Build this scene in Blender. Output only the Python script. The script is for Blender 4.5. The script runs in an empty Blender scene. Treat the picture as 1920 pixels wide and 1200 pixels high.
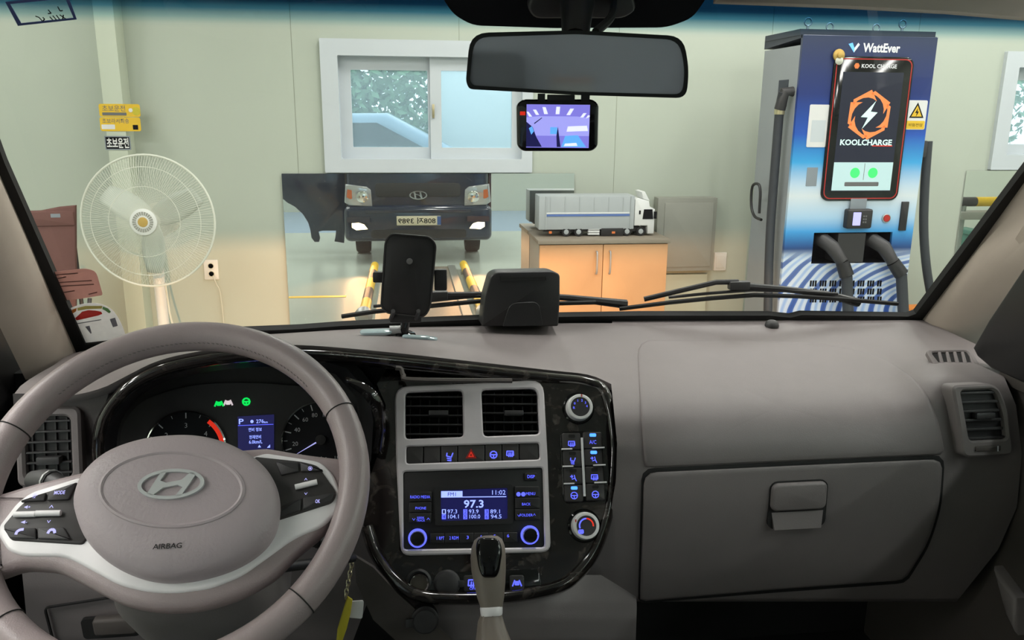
import bpy, bmesh, math, random
from mathutils import Vector, Matrix
from mathutils.geometry import delaunay_2d_cdt
random.seed(7)
SC = bpy.context.scene
COL = SC.collection
rad = math.radians
# ---------------------------------------------------------------- camera
FOCAL = 1540.0                       # focal length in pixels of the 1920x1200 frame
CAM = Vector((0.0, 0.0, 1.68))
YAW, PITCH, ROLL = rad(7.3), rad(14.2), rad(0.5)
FW = Vector((math.sin(YAW)*math.cos(PITCH), math.cos(YAW)*math.cos(PITCH), -math.sin(PITCH)))
_r = Vector((math.cos(YAW), -math.sin(YAW), 0)); _u = _r.cross(FW)
RT = _r*math.cos(ROLL) + _u*math.sin(ROLL)
UP = _u*math.cos(ROLL) - _r*math.sin(ROLL)
cd = bpy.data.cameras.new('camera'); cam = bpy.data.objects.new('camera', cd); COL.objects.link(cam)
cam.matrix_world = Matrix(((RT.x, UP.x, -FW.x, CAM.x), (RT.y, UP.y, -FW.y, CAM.y), (RT.z, UP.z, -FW.z, CAM.z), (0, 0, 0, 1)))
cd.sensor_width = 36.0; cd.lens = 36.0*FOCAL/1920.0; cd.clip_start = 0.02; cd.clip_end = 200
SC.camera = cam
# ---------------------------------------------------------------- view, sky
SC.view_settings.view_transform = 'Standard'; SC.view_settings.look = 'None'
SC.view_settings.gamma = 1.0; SC.view_settings.use_curve_mapping = False
SC.view_settings.exposure = 0.0
world = bpy.data.worlds.new('overcast_sky'); SC.world = world; world.use_nodes = True
world.node_tree.nodes['Background'].inputs[0].default_value = (0.80, 0.90, 1.0, 1)
world.node_tree.nodes['Background'].inputs[1].default_value = 2.9
SC.cycles.max_bounces = 7; SC.cycles.diffuse_bounces = 4; SC.cycles.transparent_max_bounces = 10; SC.cycles.glossy_bounces = 4
SC.cycles.use_adaptive_sampling = True; SC.cycles.adaptive_threshold = 0.025
SC.cycles.sample_clamp_indirect = 3.0; SC.cycles.caustics_reflective = False; SC.cycles.caustics_refractive = False
# ---------------------------------------------------------------- the garage's ceiling tubes (rows of lamps that light the place)
WALL_Y = 5.75; CEIL_Z = 3.5; BACK_Y = -4.6; LEFT_X = -4.2; RIGHT_X = 6.6
TUBE_ROWS = [(4.3, (-2.9, 0.3, 1.9, 3.0, 4.2, 5.4)), (1.6, (-3.5, -2.6, -1.7, 0.6, 2.4, 4.2, 5.8)), (-0.6, (-3.5, -2.6, -1.7, 0.6, 2.4, 4.2, 5.8)), (-3.0, (-3.3, -1.5, 0.6, 2.4, 4.2, 5.8))]  # extra tubes added left of the cab to brighten the steering wheel
TUBES = [(x, y) for y, xs in TUBE_ROWS for x in xs]
for i, (x, y) in enumerate(TUBES):
    ld = bpy.data.lights.new('ceiling_tube_light', 'AREA'); ld.shape = 'RECTANGLE'; ld.size = 0.22; ld.size_y = 1.25
    ld.energy = 28.5; ld.color = (1.0, 0.985, 0.955)
    lo = bpy.data.objects.new('ceiling_tube_light', ld); COL.objects.link(lo); lo.location = (x, y, CEIL_Z-0.085)

# ---------------------------------------------------------------- helpers
def ray(px, py): return FW + RT*((px-960.0)/FOCAL) + UP*((600.0-py)/FOCAL)
def at(px, py, Y):                     # the point seen at a pixel, at its real distance Y ahead
    d = ray(px, py); return CAM + d*(Y/d.y)
def atz(px, py, z):
    d = ray(px, py); return CAM + d*((z-CAM.z)/d.z)
def lin(c):
    c /= 255.0
    return c/12.92 if c <= 0.04045 else ((c+0.055)/1.055)**2.4
def rgb(r, g, b): return (lin(r), lin(g), lin(b))

class Frame:
    def __init__(s, o, u, v, w): s.o, s.u, s.v, s.w = Vector(o), Vector(u).normalized(), Vector(v).normalized(), Vector(w).normalized()
    def pt(s, p): return s.o + s.u*p[0] + s.v*p[1] + s.w*p[2]
    def uv(s, px, py, w=0.0):          # plane coordinates of what is seen at a pixel
        d = ray(px, py); t = ((s.o + s.w*w - CAM).dot(s.w))/d.dot(s.w); q = CAM + d*t - s.o
        return (q.dot(s.u), q.dot(s.v))
    def rect(s, x0, y0, x1, y1):
        a, b, c, d = s.uv(x0, y0), s.uv(x1, y0), s.uv(x1, y1), s.uv(x0, y1)
        return ((a[0]+d[0])/2, (c[1]+d[1])/2, (b[0]+c[0])/2, (a[1]+b[1])/2)
    def poly(s, pts): return [s.uv(*p) for p in pts]
    def shift(s, du, dv, dw): return Frame(s.pt((du, dv, dw)), s.u, s.v, s.w)
WORLD = Frame((0, 0, 0), (1, 0, 0), (0, 1, 0), (0, 0, 1))
def facing(o, el=0.0, az=0.0):         # a frame whose w looks back at the driver, tilted up by el, turned by az
    e, a = rad(el), rad(az)
    w = Vector((math.sin(a)*math.cos(e), -math.cos(a)*math.cos(e), math.sin(e))); u = Vector((math.cos(a), math.sin(a), 0)); v = w.cross(u)
    return Frame(o, u, v, w)

def rrect(u0, v0, u1, v1, r, n=4):
    r = max(1e-5, min(r, abs(u1-u0)/2-1e-6, abs(v1-v0)/2-1e-6)); out = []
    for (cx, cy, a0) in ((u1-r, v1-r, 0), (u0+r, v1-r, 90), (u0+r, v0+r, 180), (u1-r, v0+r, 270)):
        for k in range(n+1):
            a = rad(a0+90.0*k/n); out.append((cx+r*math.cos(a), cy+r*math.sin(a)))
    return out
def circle(cu, cv, r, n=24, ry=None, a0=0.0): return [(cu+r*math.cos(2*math.pi*k/n+a0), cv+(ry or r)*math.sin(2*math.pi*k/n+a0)) for k in range(n)]
def area2(p): return sum(p[i][0]*p[(i+1) % len(p)][1]-p[(i+1) % len(p)][0]*p[i][1] for i in range(len(p)))
def inset(p, d):
    n = len(p); s = 1.0 if area2(p) > 0 else -1.0; out = []
    for i in range(n):
        a, b, c = Vector(p[i-1][:2]), Vector(p[i][:2]), Vector(p[(i+1) % n][:2])
        e1 = (b-a); e2 = (c-b)
        if e1.length < 1e-9 or e2.length < 1e-9: out.append((b.x, b.y)); continue
        e1.normalize(); e2.normalize()
        n1 = Vector((-e1.y, e1.x))*s; n2 = Vector((-e2.y, e2.x))*s; m = n1+n2
        k = m.length_squared
        m = m*(2.0/k) if k > 0.3 else n1
        out.append((b.x+m.x*d, b.y+m.y*d))
    return out
def catmull(pts, n, closed=False):     # a smooth line through points, n samples per span
    P = [Vector(p) for p in pts]; out = []; m = len(P)
    for i in range(m if closed else m-1):
        p0 = P[(i-1) % m] if closed or i > 0 else P[0]*2-P[1]
        p1, p2 = P[i], P[(i+1) % m]
        p3 = P[(i+2) % m] if closed or i+2 < m else P[-1]*2-P[-2]
        for k in range(n):
            t = k/n
            out.append(0.5*((2*p1)+(p2-p0)*t+(2*p0-5*p1+4*p2-p3)*t*t+(3*p1-p0-3*p2+p3)*t**3))
    if not closed: out.append(P[-1])
    return out
def resample(pts, n, closed=False):
    P = [Vector(p) for p in pts]
    if closed: P = P+[P[0]]
    L = [0.0]
    for i in range(1, len(P)): L.append(L[-1]+(P[i]-P[i-1]).length)
    out = []; j = 0
    for k in range(n):
        s = L[-1]*k/(n if closed else n-1)
        while j < len(P)-2 and L[j+1] < s: j += 1
        d = L[j+1]-L[j]; out.append(P[j].lerp(P[j+1], (s-L[j])/d if d > 1e-12 else 0))
    return out
def table(tab, x):
    if x <= tab[0][0]: return tab[0][1]
    for (a, va), (b, vb) in zip(tab, tab[1:]):
        if x <= b: return va+(vb-va)*(x-a)/(b-a)
    return tab[-1][1]

_plates = [0]
class G:                               # collects shapes in a frame; build() links them as ONE mesh object
    def __init__(s, fr=WORLD): s.v, s.f, s.fr = [], [], fr
    def add(s, vs, fs, fr=None):
        fr = fr or s.fr; o = len(s.v)
        s.v += [fr.pt(p) for p in vs]; s.f += [tuple(i+o for i in f) for f in fs]; return s
    def box(s, a, b):
        (x0, y0, z0), (x1, y1, z1) = a, b
        vs = [(x, y, z) for z in (z0, z1) for y in (y0, y1) for x in (x0, x1)]
        return s.add(vs, [(0, 2, 3, 1), (4, 5, 7, 6), (0, 1, 5, 4), (2, 6, 7, 3), (0, 4, 6, 2), (1, 3, 7, 5)])
    def bbox(s, a, b, r):              # box with bevelled edges
        bm = bmesh.new(); bmesh.ops.create_cube(bm, size=1.0)
        for vv in bm.verts: vv.co = Vector([(a[i]+b[i])/2+vv.co[i]*(b[i]-a[i]) for i in range(3)])
        bmesh.ops.bevel(bm, geom=bm.edges[:], offset=r, segments=2, profile=0.6, affect='EDGES')
        bm.verts.index_update()
        s.add([tuple(x.co) for x in bm.verts], [tuple(x.index for x in q.verts) for q in bm.faces]); bm.free(); return s
    def prism(s, poly, w0, w1, ch=0.0, back=True):
        loops = [([(p[0], p[1]) for p in poly], w0)]
        if ch > 0:
            loops += [(loops[0][0], w1-ch), (inset(poly, ch*0.35), w1-ch*0.3), (inset(poly, ch), w1)]
        else: loops += [(loops[0][0], w1)]
        n = len(poly); vs = []; fs = []
        for lp, w in loops: vs += [(p[0], p[1], w) for p in lp]
        for k in range(len(loops)-1):
            for i in range(n):
                j = (i+1) % n; fs.append((k*n+i, k*n+j, (k+1)*n+j, (k+1)*n+i))
        if back: fs.append(tuple(range(n))[::-1])
        fs.append(tuple(range((len(loops)-1)*n, len(loops)*n)))
        return s.add(vs, fs)
    def ring(s, outer, inner, w0, w1): # flat frame between two outlines of equal count
        n = len(outer); vs = [(p[0], p[1], w) for (lp, w) in ((outer, w0), (outer, w1), (inner, w1), (inner, w0)) for p in lp]; fs = []
        for k in range(4):
            a, b = k*n, ((k+1) % 4)*n
            for i in range(n): j = (i+1) % n; fs.append((a+i, a+j, b+j, b+i))
        return s.add(vs, fs)
    def plate(s, outer, holes, w0, w1, bevel=0.0):   # solid plate with holes, softened front edges
        loops = [[(p[0], p[1]) for p in outer]]+[[(p[0], p[1]) for p in h] for h in holes]
        tops = [inset(loops[0], bevel)]+[inset(h, -bevel) for h in loops[1:]] if bevel > 0 else loops
        allp = [p for lp in tops for p in lp]; ed = []; o = 0
        for lp in tops: ed += [(o+i, o+(i+1) % len(lp)) for i in range(len(lp))]; o += len(lp)
        r_ = delaunay_2d_cdt([Vector(p) for p in allp], ed, [], 0, 1e-7); back = [x[0] if x else 0 for x in r_[3]]
        def odd(q):
            c = False
            for lp in tops:
                for (x0, y0), (x1, y1) in zip(lp, lp[1:]+lp[:1]):
                    if (y0 > q[1]) != (y1 > q[1]) and q[0] < (x1-x0)*(q[1]-y0)/(y1-y0)+x0: c = not c
            return c
        tris = [tuple(back[i] for i in t) for t in r_[2] if odd(sum((Vector(r_[0][i]) for i in t), Vector((0, 0)))/3)]
        vs = [(p[0], p[1], w1) for p in allp]; fs = [tuple(t) for t in tris]; nb = len(vs)
        vs += [(p[0], p[1], w1-bevel) for lp in loops for p in lp]; vs += [(p[0], p[1], w0) for lp in loops for p in lp]; o = 0
        for lp in loops:
            n = len(lp)
            for i in range(n):
                j = (i+1) % n
                fs.append((o+i, o+j, nb+o+j, nb+o+i)); fs.append((nb+o+i, nb+o+j, 2*nb+o+j, 2*nb+o+i))
            o += n
        fs += [tuple(2*nb+i for i in t) for t in tris]
        return s.add(vs, fs)
    def tube(s, path, r, n=8, closed=False):
        P = [Vector(p) for p in path]; m = len(P); rr = r if isinstance(r, (list, tuple)) else [r]*m
        T = []
        for i in range(m):
            a = P[(i-1) % m] if closed or i > 0 else P[i]; b = P[(i+1) % m] if closed or i < m-1 else P[i]
            T.append((b-a).normalized())
        ref = Vector((0, 0, 1)) if abs(T[0].z) < 0.9 else Vector((1, 0, 0))
        N = (ref-T[0]*ref.dot(T[0])).normalized(); vs = []; fs = []
        for i in range(m):
            N = (N-T[i]*N.dot(T[i])).normalized(); Bn = T[i].cross(N)
            for k in range(n):
                a = 2*math.pi*k/n; vs.append(P[i]+(N*math.cos(a)+Bn*math.sin(a))*rr[i])
        for i in range(m if closed else m-1):
            j = (i+1) % m
            for k in range(n): l = (k+1) % n; fs.append((i*n+k, i*n+l, j*n+l, j*n+k))
        if not closed: fs += [tuple(range(n))[::-1], tuple(range((m-1)*n, m*n))]
        return s.add(vs, fs)
    def lathe(s, prof, c=(0, 0, 0), n=24, axis='w', cap=True):
        vs = []; fs = []
        for (r, h) in prof:
            for k in range(n):
                a = 2*math.pi*k/n; x, y = r*math.cos(a), r*math.sin(a)
                p = (x, y, h) if axis == 'w' else ((x, h, y) if axis == 'v' else (h, x, y))
                vs.append((c[0]+p[0], c[1]+p[1], c[2]+p[2]))
        m = len(prof)
        for i in range(m-1):
            for k in range(n): l = (k+1) % n; fs.append((i*n+k, i*n+l, (i+1)*n+l, (i+1)*n+k))
        if cap and prof[0][0] > 1e-6: fs.append(tuple(range(n))[::-1])
        if cap and prof[-1][0] > 1e-6: fs.append(tuple(range((m-1)*n, m*n)))
        return s.add(vs, fs)
    def loft(s, rows, close_u=False, close_v=False, caps=False):
        n = len(rows[0]); m = len(rows); vs = [tuple(p) for r in rows for p in r]; fs = []
        for i in range(m if close_v else m-1):
            for k in range(n if close_u else n-1):
                l = (k+1) % n; j = (i+1) % m; fs.append((i*n+k, i*n+l, j*n+l, j*n+k))
        if caps: fs += [tuple(range(n))[::-1], tuple(range((m-1)*n, m*n))]
        return s.add(vs, fs)
    def text(s, body, u, v, h, w, align='C', width=None, depth=0.0003, slant=0.0, mirror=False, bold=0.0):
        c = bpy.data.curves.new('lettering', 'FONT'); c.body = body; c.size = 1.0; c.resolution_u = 2; c.fill_mode = 'FRONT'; c.shear = slant; c.offset = bold
        o = bpy.data.objects.new('lettering', c); me = o.to_mesh()
        if len(me.vertices):
            xs = [q.co.x for q in me.vertices]; ys = [q.co.y for q in me.vertices]
            x0, x1, y0, y1 = min(xs), max(xs), min(ys), max(ys)
            k = h/max(1e-6, y1-y0); kx = k if width is None else width/max(1e-6, x1-x0)
            ox = {'C': (x0+x1)/2, 'L': x0, 'R': x1}[align]; sg = -1 if mirror else 1
            s.add([(u+sg*(q.co.x-ox)*kx, v+(q.co.y-(y0+y1)/2)*k, w+depth) for q in me.vertices], [tuple(q.vertices) for q in me.polygons])
        o.to_mesh_clear(); bpy.data.objects.remove(o); bpy.data.curves.remove(c); return s
    def build(s, name, mat, parent=None, smooth=40, label=None, kind=None, thick=0.0):
        me = bpy.data.meshes.new(name)
        base = LOC[parent.name] if parent else Vector(((min(p.x for p in s.v)+max(p.x for p in s.v))/2, (min(p.y for p in s.v)+max(p.y for p in s.v))/2, min(p.z for p in s.v)))
        me.from_pydata([p-base for p in s.v], [], s.f)
        bm = bmesh.new(); bm.from_mesh(me); bmesh.ops.remove_doubles(bm, verts=bm.verts[:], dist=1e-6); bmesh.ops.recalc_face_normals(bm, faces=bm.faces[:]); bm.to_mesh(me); bm.free()
        if smooth:
            for p in me.polygons: p.use_smooth = True
            me.set_sharp_from_angle(angle=rad(smooth))
        me.materials.append(M[mat] if isinstance(mat, str) else mat)
        o = bpy.data.objects.new(name, me); COL.objects.link(o)
        if parent: o.parent = parent; LOC[o.name] = base
        else: o.location = base; LOC[o.name] = base
        if label: o['label'] = label
        if kind: o['kind'] = kind
        if thick:
            md = o.modifiers.new('thickness', 'SOLIDIFY'); md.thickness = thick; md.offset = 0
        return o
LOC = {}
def thing(name, label, cat, loc, group=None, kind=None):
    o = bpy.data.objects.new(name, None); COL.objects.link(o); o.location = Vector(loc); o.empty_display_size = 0.05
    LOC[o.name] = Vector(loc); o['label'] = label
    if cat: o['category'] = cat
    if group: o['group'] = group
    if kind: o['kind'] = kind
    return o
def tag(o, label, cat=None, group=None, kind=None):
    o['label'] = label
    if cat: o['category'] = cat
    if group: o['group'] = group
    if kind: o['kind'] = kind
    return o
def struct(o, label=None):
    o['kind'] = 'structure'
    if label: o['label'] = label
    return o

# ---------------------------------------------------------------- materials
M = {}
def mat(name, col, rough=0.5, metal=0.0, spec=0.5, vary=0.0, scale=8.0, bump=0.0, bscale=400.0, coat=0.0, emit=None, power=0.0, alpha=None):
    m = bpy.data.materials.new(name); m.use_nodes = True; nt = m.node_tree; b = nt.nodes['Principled BSDF']
    b.inputs['Base Color'].default_value = (*col, 1); b.inputs['Roughness'].default_value = rough; b.inputs['Metallic'].default_value = metal
    b.inputs['Specular IOR Level'].default_value = spec; b.inputs['Coat Weight'].default_value = coat; b.inputs['Coat Roughness'].default_value = 0.05
    tc = nt.nodes.new('ShaderNodeTexCoord')
    if vary > 0:
        nz = nt.nodes.new('ShaderNodeTexNoise'); nz.inputs['Scale'].default_value = scale; nz.inputs['Detail'].default_value = 4
        mx = nt.nodes.new('ShaderNodeMix'); mx.data_type = 'RGBA'
        mx.inputs[6].default_value = (*[c*(1-vary) for c in col], 1); mx.inputs[7].default_value = (*[min(1, c*(1+vary)) for c in col], 1)
        nt.links.new(tc.outputs['Object'], nz.inputs['Vector']); nt.links.new(nz.outputs['Fac'], mx.inputs[0]); nt.links.new(mx.outputs[2], b.inputs['Base Color'])
    if bump > 0:
        nb = nt.nodes.new('ShaderNodeTexNoise'); nb.inputs['Scale'].default_value = bscale; nb.inputs['Detail'].default_value = 2
        bp = nt.nodes.new('ShaderNodeBump'); bp.inputs['Strength'].default_value = bump; bp.inputs['Distance'].default_value = 0.001
        nt.links.new(tc.outputs['Object'], nb.inputs['Vector']); nt.links.new(nb.outputs['Fac'], bp.inputs['Height']); nt.links.new(bp.outputs['Normal'], b.inputs['Normal'])
    if emit: b.inputs['Emission Color'].default_value = (*emit, 1); b.inputs['Emission Strength'].default_value = power
    if emit and name != 'fog_glow': m.cycles.emission_sampling = 'NONE'
    M[name] = m; return m
def ramp(nt, stops, interp='LINEAR'):
    r = nt.nodes.new('ShaderNodeValToRGB'); r.color_ramp.interpolation = interp; e = r.color_ramp.elements
    while len(e) > 1: e.remove(e[-1])
    e[0].position = stops[0][0]; e[0].color = (*stops[0][1], 1)
    for p, c in stops[1:]: q = e.new(p); q.color = (*c, 1)
    return r
mat('wall_paint', (0.46, 0.50, 0.425), 0.55, vary=0.05, scale=1.2, bump=0.05, bscale=160)
mat('wall_joint', (0.33, 0.35, 0.28), 0.8)
mat('post_paint', (0.54, 0.58, 0.47), 0.45, vary=0.05, scale=2)
mat('ceiling_paint', (0.62, 0.63, 0.58), 0.7, vary=0.04, scale=1)
mat('white_vinyl', (0.56, 0.60, 0.63), 0.35, vary=0.04, scale=3)
mat('white_plastic', (0.70, 0.70, 0.66), 0.4, vary=0.05, scale=20)
mat('cream_plastic', (0.62, 0.62, 0.52), 0.45, vary=0.06, scale=15)
mat('lamp_housing', (0.75, 0.75, 0.72), 0.5)
mat('tube_glow', (0.9, 0.9, 0.88), 0.4, emit=(1.0, 0.97, 0.90), power=9.0)
mat('dash_plastic', (0.192, 0.168, 0.166), 0.52, spec=0.4, vary=0.05, scale=30, bump=0.22, bscale=900)
mat('dash_plastic_dark', (0.085, 0.073, 0.067), 0.6, spec=0.35, vary=0.06, scale=30, bump=0.22, bscale=900)
mat('seam_dark', (0.012, 0.011, 0.011), 0.8)
mat('pillar_trim', (0.43, 0.365, 0.31), 0.6, spec=0.3, vary=0.05, scale=25, bump=0.15, bscale=1200)
mat('leather', (0.36, 0.295, 0.295), 0.33, spec=0.5, vary=0.05, scale=40, bump=0.30, bscale=700)
mat('airbag_leather', (0.45, 0.385, 0.40), 0.46, spec=0.4, vary=0.05, scale=30, bump=0.55, bscale=260)
mat('silver_trim', (0.92, 0.89, 0.89), 0.26, metal=0.0, spec=0.5, vary=0.04, scale=60)
mat('chrome', (0.85, 0.85, 0.85), 0.08, metal=1.0, vary=0.02)
mat('bezel_silver', (0.78, 0.72, 0.74), 0.40, metal=0.10, vary=0.05, scale=80)
mat('black_plastic', (0.016, 0.015, 0.016), 0.45, vary=0.1, scale=40, bump=0.1, bscale=800)
mat('black_gloss', (0.006, 0.006, 0.006), 0.08, spec=0.5, vary=0.1, scale=30)
mat('black_rubber', (0.010, 0.010, 0.010), 0.75, vary=0.15, scale=30)
mat('charcoal_plastic', (0.035, 0.033, 0.034), 0.5, vary=0.08, scale=50)
mat('button_grey', (0.045, 0.041, 0.040), 0.5, vary=0.08, scale=60)
mat('gear_grey', (0.22, 0.185, 0.155), 0.5, vary=0.05, scale=60)
mat('glow_blue', (0.02, 0.03, 0.3), 0.5, emit=(0.10, 0.12, 1.0), power=1.6)
mat('glow_pale_blue', (0.2, 0.25, 0.5), 0.5, emit=(0.28, 0.36, 1.0), power=1.5)
mat('glow_screen_blue', (0.01, 0.01, 0.05), 0.3, emit=(0.006, 0.006, 0.06), power=1.0)
mat('glow_led', (0.05, 0.1, 0.5), 0.4, emit=(0.05, 0.22, 1.0), power=2.5)
mat('glow_violet', (0.3, 0.3, 0.6), 0.5, emit=(0.42, 0.40, 0.85), power=0.9)
mat('glow_green', (0.02, 0.4, 0.06), 0.5, emit=(0.0, 0.75, 0.10), power=1.0)
mat('glow_white', (0.5, 0.5, 0.5), 0.5, emit=(0.75, 0.62, 0.66), power=0.8)
mat('glow_red', (0.5, 0.02, 0.01), 0.5, emit=(0.8, 0.03, 0.01), power=0.7)
mat('dial_white', (0.75, 0.75, 0.78), 0.4)
mat('red_paint', (0.42, 0.02, 0.015), 0.45, vary=0.05)
mat('white_knob', (0.78, 0.77, 0.76), 0.3)
mat('truck_paint', (0.012, 0.019, 0.042), 0.16, spec=0.5, coat=0.6, vary=0.1, scale=4)
mat('truck_black', (0.018, 0.018, 0.019), 0.6, vary=0.1)
mat('lens_clear', (0.48, 0.50, 0.52), 0.06, spec=0.6, metal=0.5)
mat('lens_amber', (0.55, 0.14, 0.05), 0.15)
mat('fog_glow', (1.0, 0.9, 0.7), 0.3, emit=(1.0, 0.78, 0.45), power=7.0)
mat('plate_white', (0.72, 0.66, 0.50), 0.4)
mat('plate_blue', (0.05, 0.12, 0.35), 0.4)
mat('ink_black', (0.006, 0.006, 0.008), 0.8, spec=0.2)
mat('bin_green', (0.05, 0.16, 0.12), 0.5, vary=0.1)
mat('ink_grey', (0.14, 0.14, 0.14), 0.6)
mat('wood_cabinet', (0.52, 0.29, 0.135), 0.42, vary=0.08, scale=6)
mat('cabinet_top', (0.26, 0.22, 0.17), 0.5, vary=0.1, scale=12)
mat('cabinet_side', (0.30, 0.31, 0.28), 0.55, vary=0.05)
mat('steel_grey', (0.30, 0.30, 0.26), 0.5, vary=0.06, scale=6)
mat('charger_side', (0.30, 0.32, 0.34), 0.45, vary=0.05, scale=5)
mat('charger_top', (0.035, 0.04, 0.06), 0.5, vary=0.1)
mat('cable_black', (0.035, 0.038, 0.045), 0.55, vary=0.1, scale=20)
mat('brass', (0.55, 0.48, 0.30), 0.3, metal=0.8)
mat('yellow_sheet', (0.75, 0.47, 0.02), 0.5, vary=0.04, scale=20)
mat('grey_sheet', (0.24, 0.27, 0.30), 0.5)
mat('white_paper', (0.72, 0.71, 0.70), 0.6, vary=0.03, scale=20)
mat('pink_paper', (0.42, 0.27, 0.24), 0.6, vary=0.05, scale=20)
mat('brown_cloth', (0.155, 0.072, 0.062), 0.85, vary=0.15, scale=10, bump=0.3, bscale=300)
mat('fan_wire', (0.66, 0.67, 0.58), 0.4)
mat('fan_blade', (0.52, 0.56, 0.49), 0.35)
mat('gold', (0.55, 0.36, 0.10), 0.35, metal=0.4)
mat('orange_print', (0.75, 0.20, 0.05), 0.5)
mat('orange_paint', (0.70, 0.22, 0.03), 0.5, vary=0.08)
mat('yellow_paint', (0.72, 0.46, 0.02), 0.45, vary=0.08)
mat('rail_steel', (0.35, 0.38, 0.36), 0.35, metal=0.6)
mat('plate_brown', (0.17, 0.15, 0.12), 0.45, vary=0.15, scale=3)
mat('toy_grey', (0.40, 0.43, 0.44), 0.5, vary=0.05)
mat('toy_blue', (0.10, 0.17, 0.42), 0.4)
mat('toy_white', (0.72, 0.73, 0.72), 0.35)
mat('leaf_green', (0.16, 0.27, 0.15), 0.7, vary=0.4, scale=3)
mat('bark', (0.09, 0.07, 0.05), 0.9)
mat('car_blue', (0.20, 0.28, 0.38), 0.25, coat=0.5)
mat('lorry_white', (0.75, 0.77, 0.77), 0.5, vary=0.03)
mat('asphalt', (0.16, 0.16, 0.16), 0.9, vary=0.2)
mat('seat_cloth', (0.07, 0.07, 0.08), 0.9, vary=0.2, scale=40)
mat('headliner_cloth', (0.70, 0.68, 0.66), 0.9, vary=0.05, scale=60)
mat('emblem_silver', (0.72, 0.74, 0.74), 0.25, metal=0.3)
mat('dial_black', (0.012, 0.012, 0.016), 0.6)
mat('cab_grey', (0.62, 0.64, 0.74), 0.8, vary=0.06, scale=10)
mat('holder_clear', (0.30, 0.38, 0.40), 0.12, spec=0.7, vary=0.1)
mat('dusty_metal', (0.42, 0.42, 0.42), 0.4, metal=0.6, vary=0.1)
mat('blue_border', (0.03, 0.05, 0.18), 0.5)
mat('tag_yellow', (0.55, 0.46, 0.03), 0.7, vary=0.1, scale=60)
mat('screen_dark', (0.012, 0.013, 0.02), 0.12, emit=(0.014, 0.015, 0.028), power=1.0)
mat('screen_mint', (0.3, 0.4, 0.4), 0.3, emit=(0.42, 0.60, 0.60), power=0.75)
mat('screen_orange', (0.5, 0.15, 0.04), 0.3, emit=(0.75, 0.19, 0.06), power=0.9)
mat('screen_pale', (0.4, 0.5, 0.5), 0.3, emit=(0.55, 0.85, 0.75), power=0.85)
mat('screen_green', (0.05, 0.4, 0.1), 0.3, emit=(0.04, 0.72, 0.15), power=1.0)
mat('screen_violet', (0.1, 0.1, 0.3), 0.3, emit=(0.22, 0.20, 0.72), power=1.0)
mat('screen_lavender', (0.2, 0.2, 0.5), 0.3, emit=(0.36, 0.36, 0.88), power=1.0)
mat('screen_white', (0.5, 0.5, 0.6), 0.3, emit=(0.75, 0.78, 1.0), power=1.1)
mat('screen_cyan', (0.1, 0.3, 0.5), 0.3, emit=(0.12, 0.42, 0.95), power=1.0)
mat('screen_navy', (0.01, 0.01, 0.03), 0.3, emit=(0.012, 0.012, 0.07), power=1.0)

def glass_mat(name, tint, gloss=0.06, band=None, rough=0.0, haze=0.0):
    m = bpy.data.materials.new(name); m.use_nodes = True; nt = m.node_tree; nt.nodes.clear()
    out = nt.nodes.new('ShaderNodeOutputMaterial'); tr = nt.nodes.new('ShaderNodeBsdfTransparent'); gl = nt.nodes.new('ShaderNodeBsdfGlossy'); mx = nt.nodes.new('ShaderNodeMixShader')
    tr.inputs[0].default_value = (*tint, 1); gl.inputs['Roughness'].default_value = rough; mx.inputs[0].default_value = gloss
    if haze > 0:                       # grime on the pane lit from both sides
        tl = nt.nodes.new('ShaderNodeBsdfTranslucent'); tl.inputs[0].default_value = (0.82, 0.92, 0.92, 1); m2 = nt.nodes.new('ShaderNodeMixShader'); m2.inputs[0].default_value = haze
    nt.links.new(tr.outputs[0], mx.inputs[1]); nt.links.new(gl.outputs[0], mx.inputs[2]); nt.links.new(mx.outputs[0], out.inputs[0])
    if haze > 0: nt.links.new(mx.outputs[0], m2.inputs[1]); nt.links.new(tl.outputs[0], m2.inputs[2]); nt.links.new(m2.outputs[0], out.inputs[0])
    if band:                           # the coloured shade band moulded into the top of the glass
        tc = nt.nodes.new('ShaderNodeTexCoord'); sp = nt.nodes.new('ShaderNodeSeparateXYZ'); mr = nt.nodes.new('ShaderNodeMapRange')
        mr.inputs[1].default_value, mr.inputs[2].default_value = band[0], band[1]; r = ramp(nt, [(0.0, tint), (0.30, (0.62, 0.76, 0.80)), (0.62, (0.16, 0.34, 0.42)), (1.0, (0.03, 0.11, 0.17))])
        nt.links.new(tc.outputs['Object'], sp.inputs[0]); nt.links.new(sp.outputs[2], mr.inputs[0]); nt.links.new(mr.outputs[0], r.inputs[0]); nt.links.new(r.outputs[0], tr.inputs[0])
    M[name] = m; return m
glass_mat('card_film', (0.90, 0.93, 0.93), 0.04, rough=0.4)
glass_mat('window_glass', (0.80, 0.90, 0.88), 0.05, rough=0.05)
glass_mat('grimy_glass', (0.82, 0.92, 0.91), 0.04, rough=0.1, haze=0.16)
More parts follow.
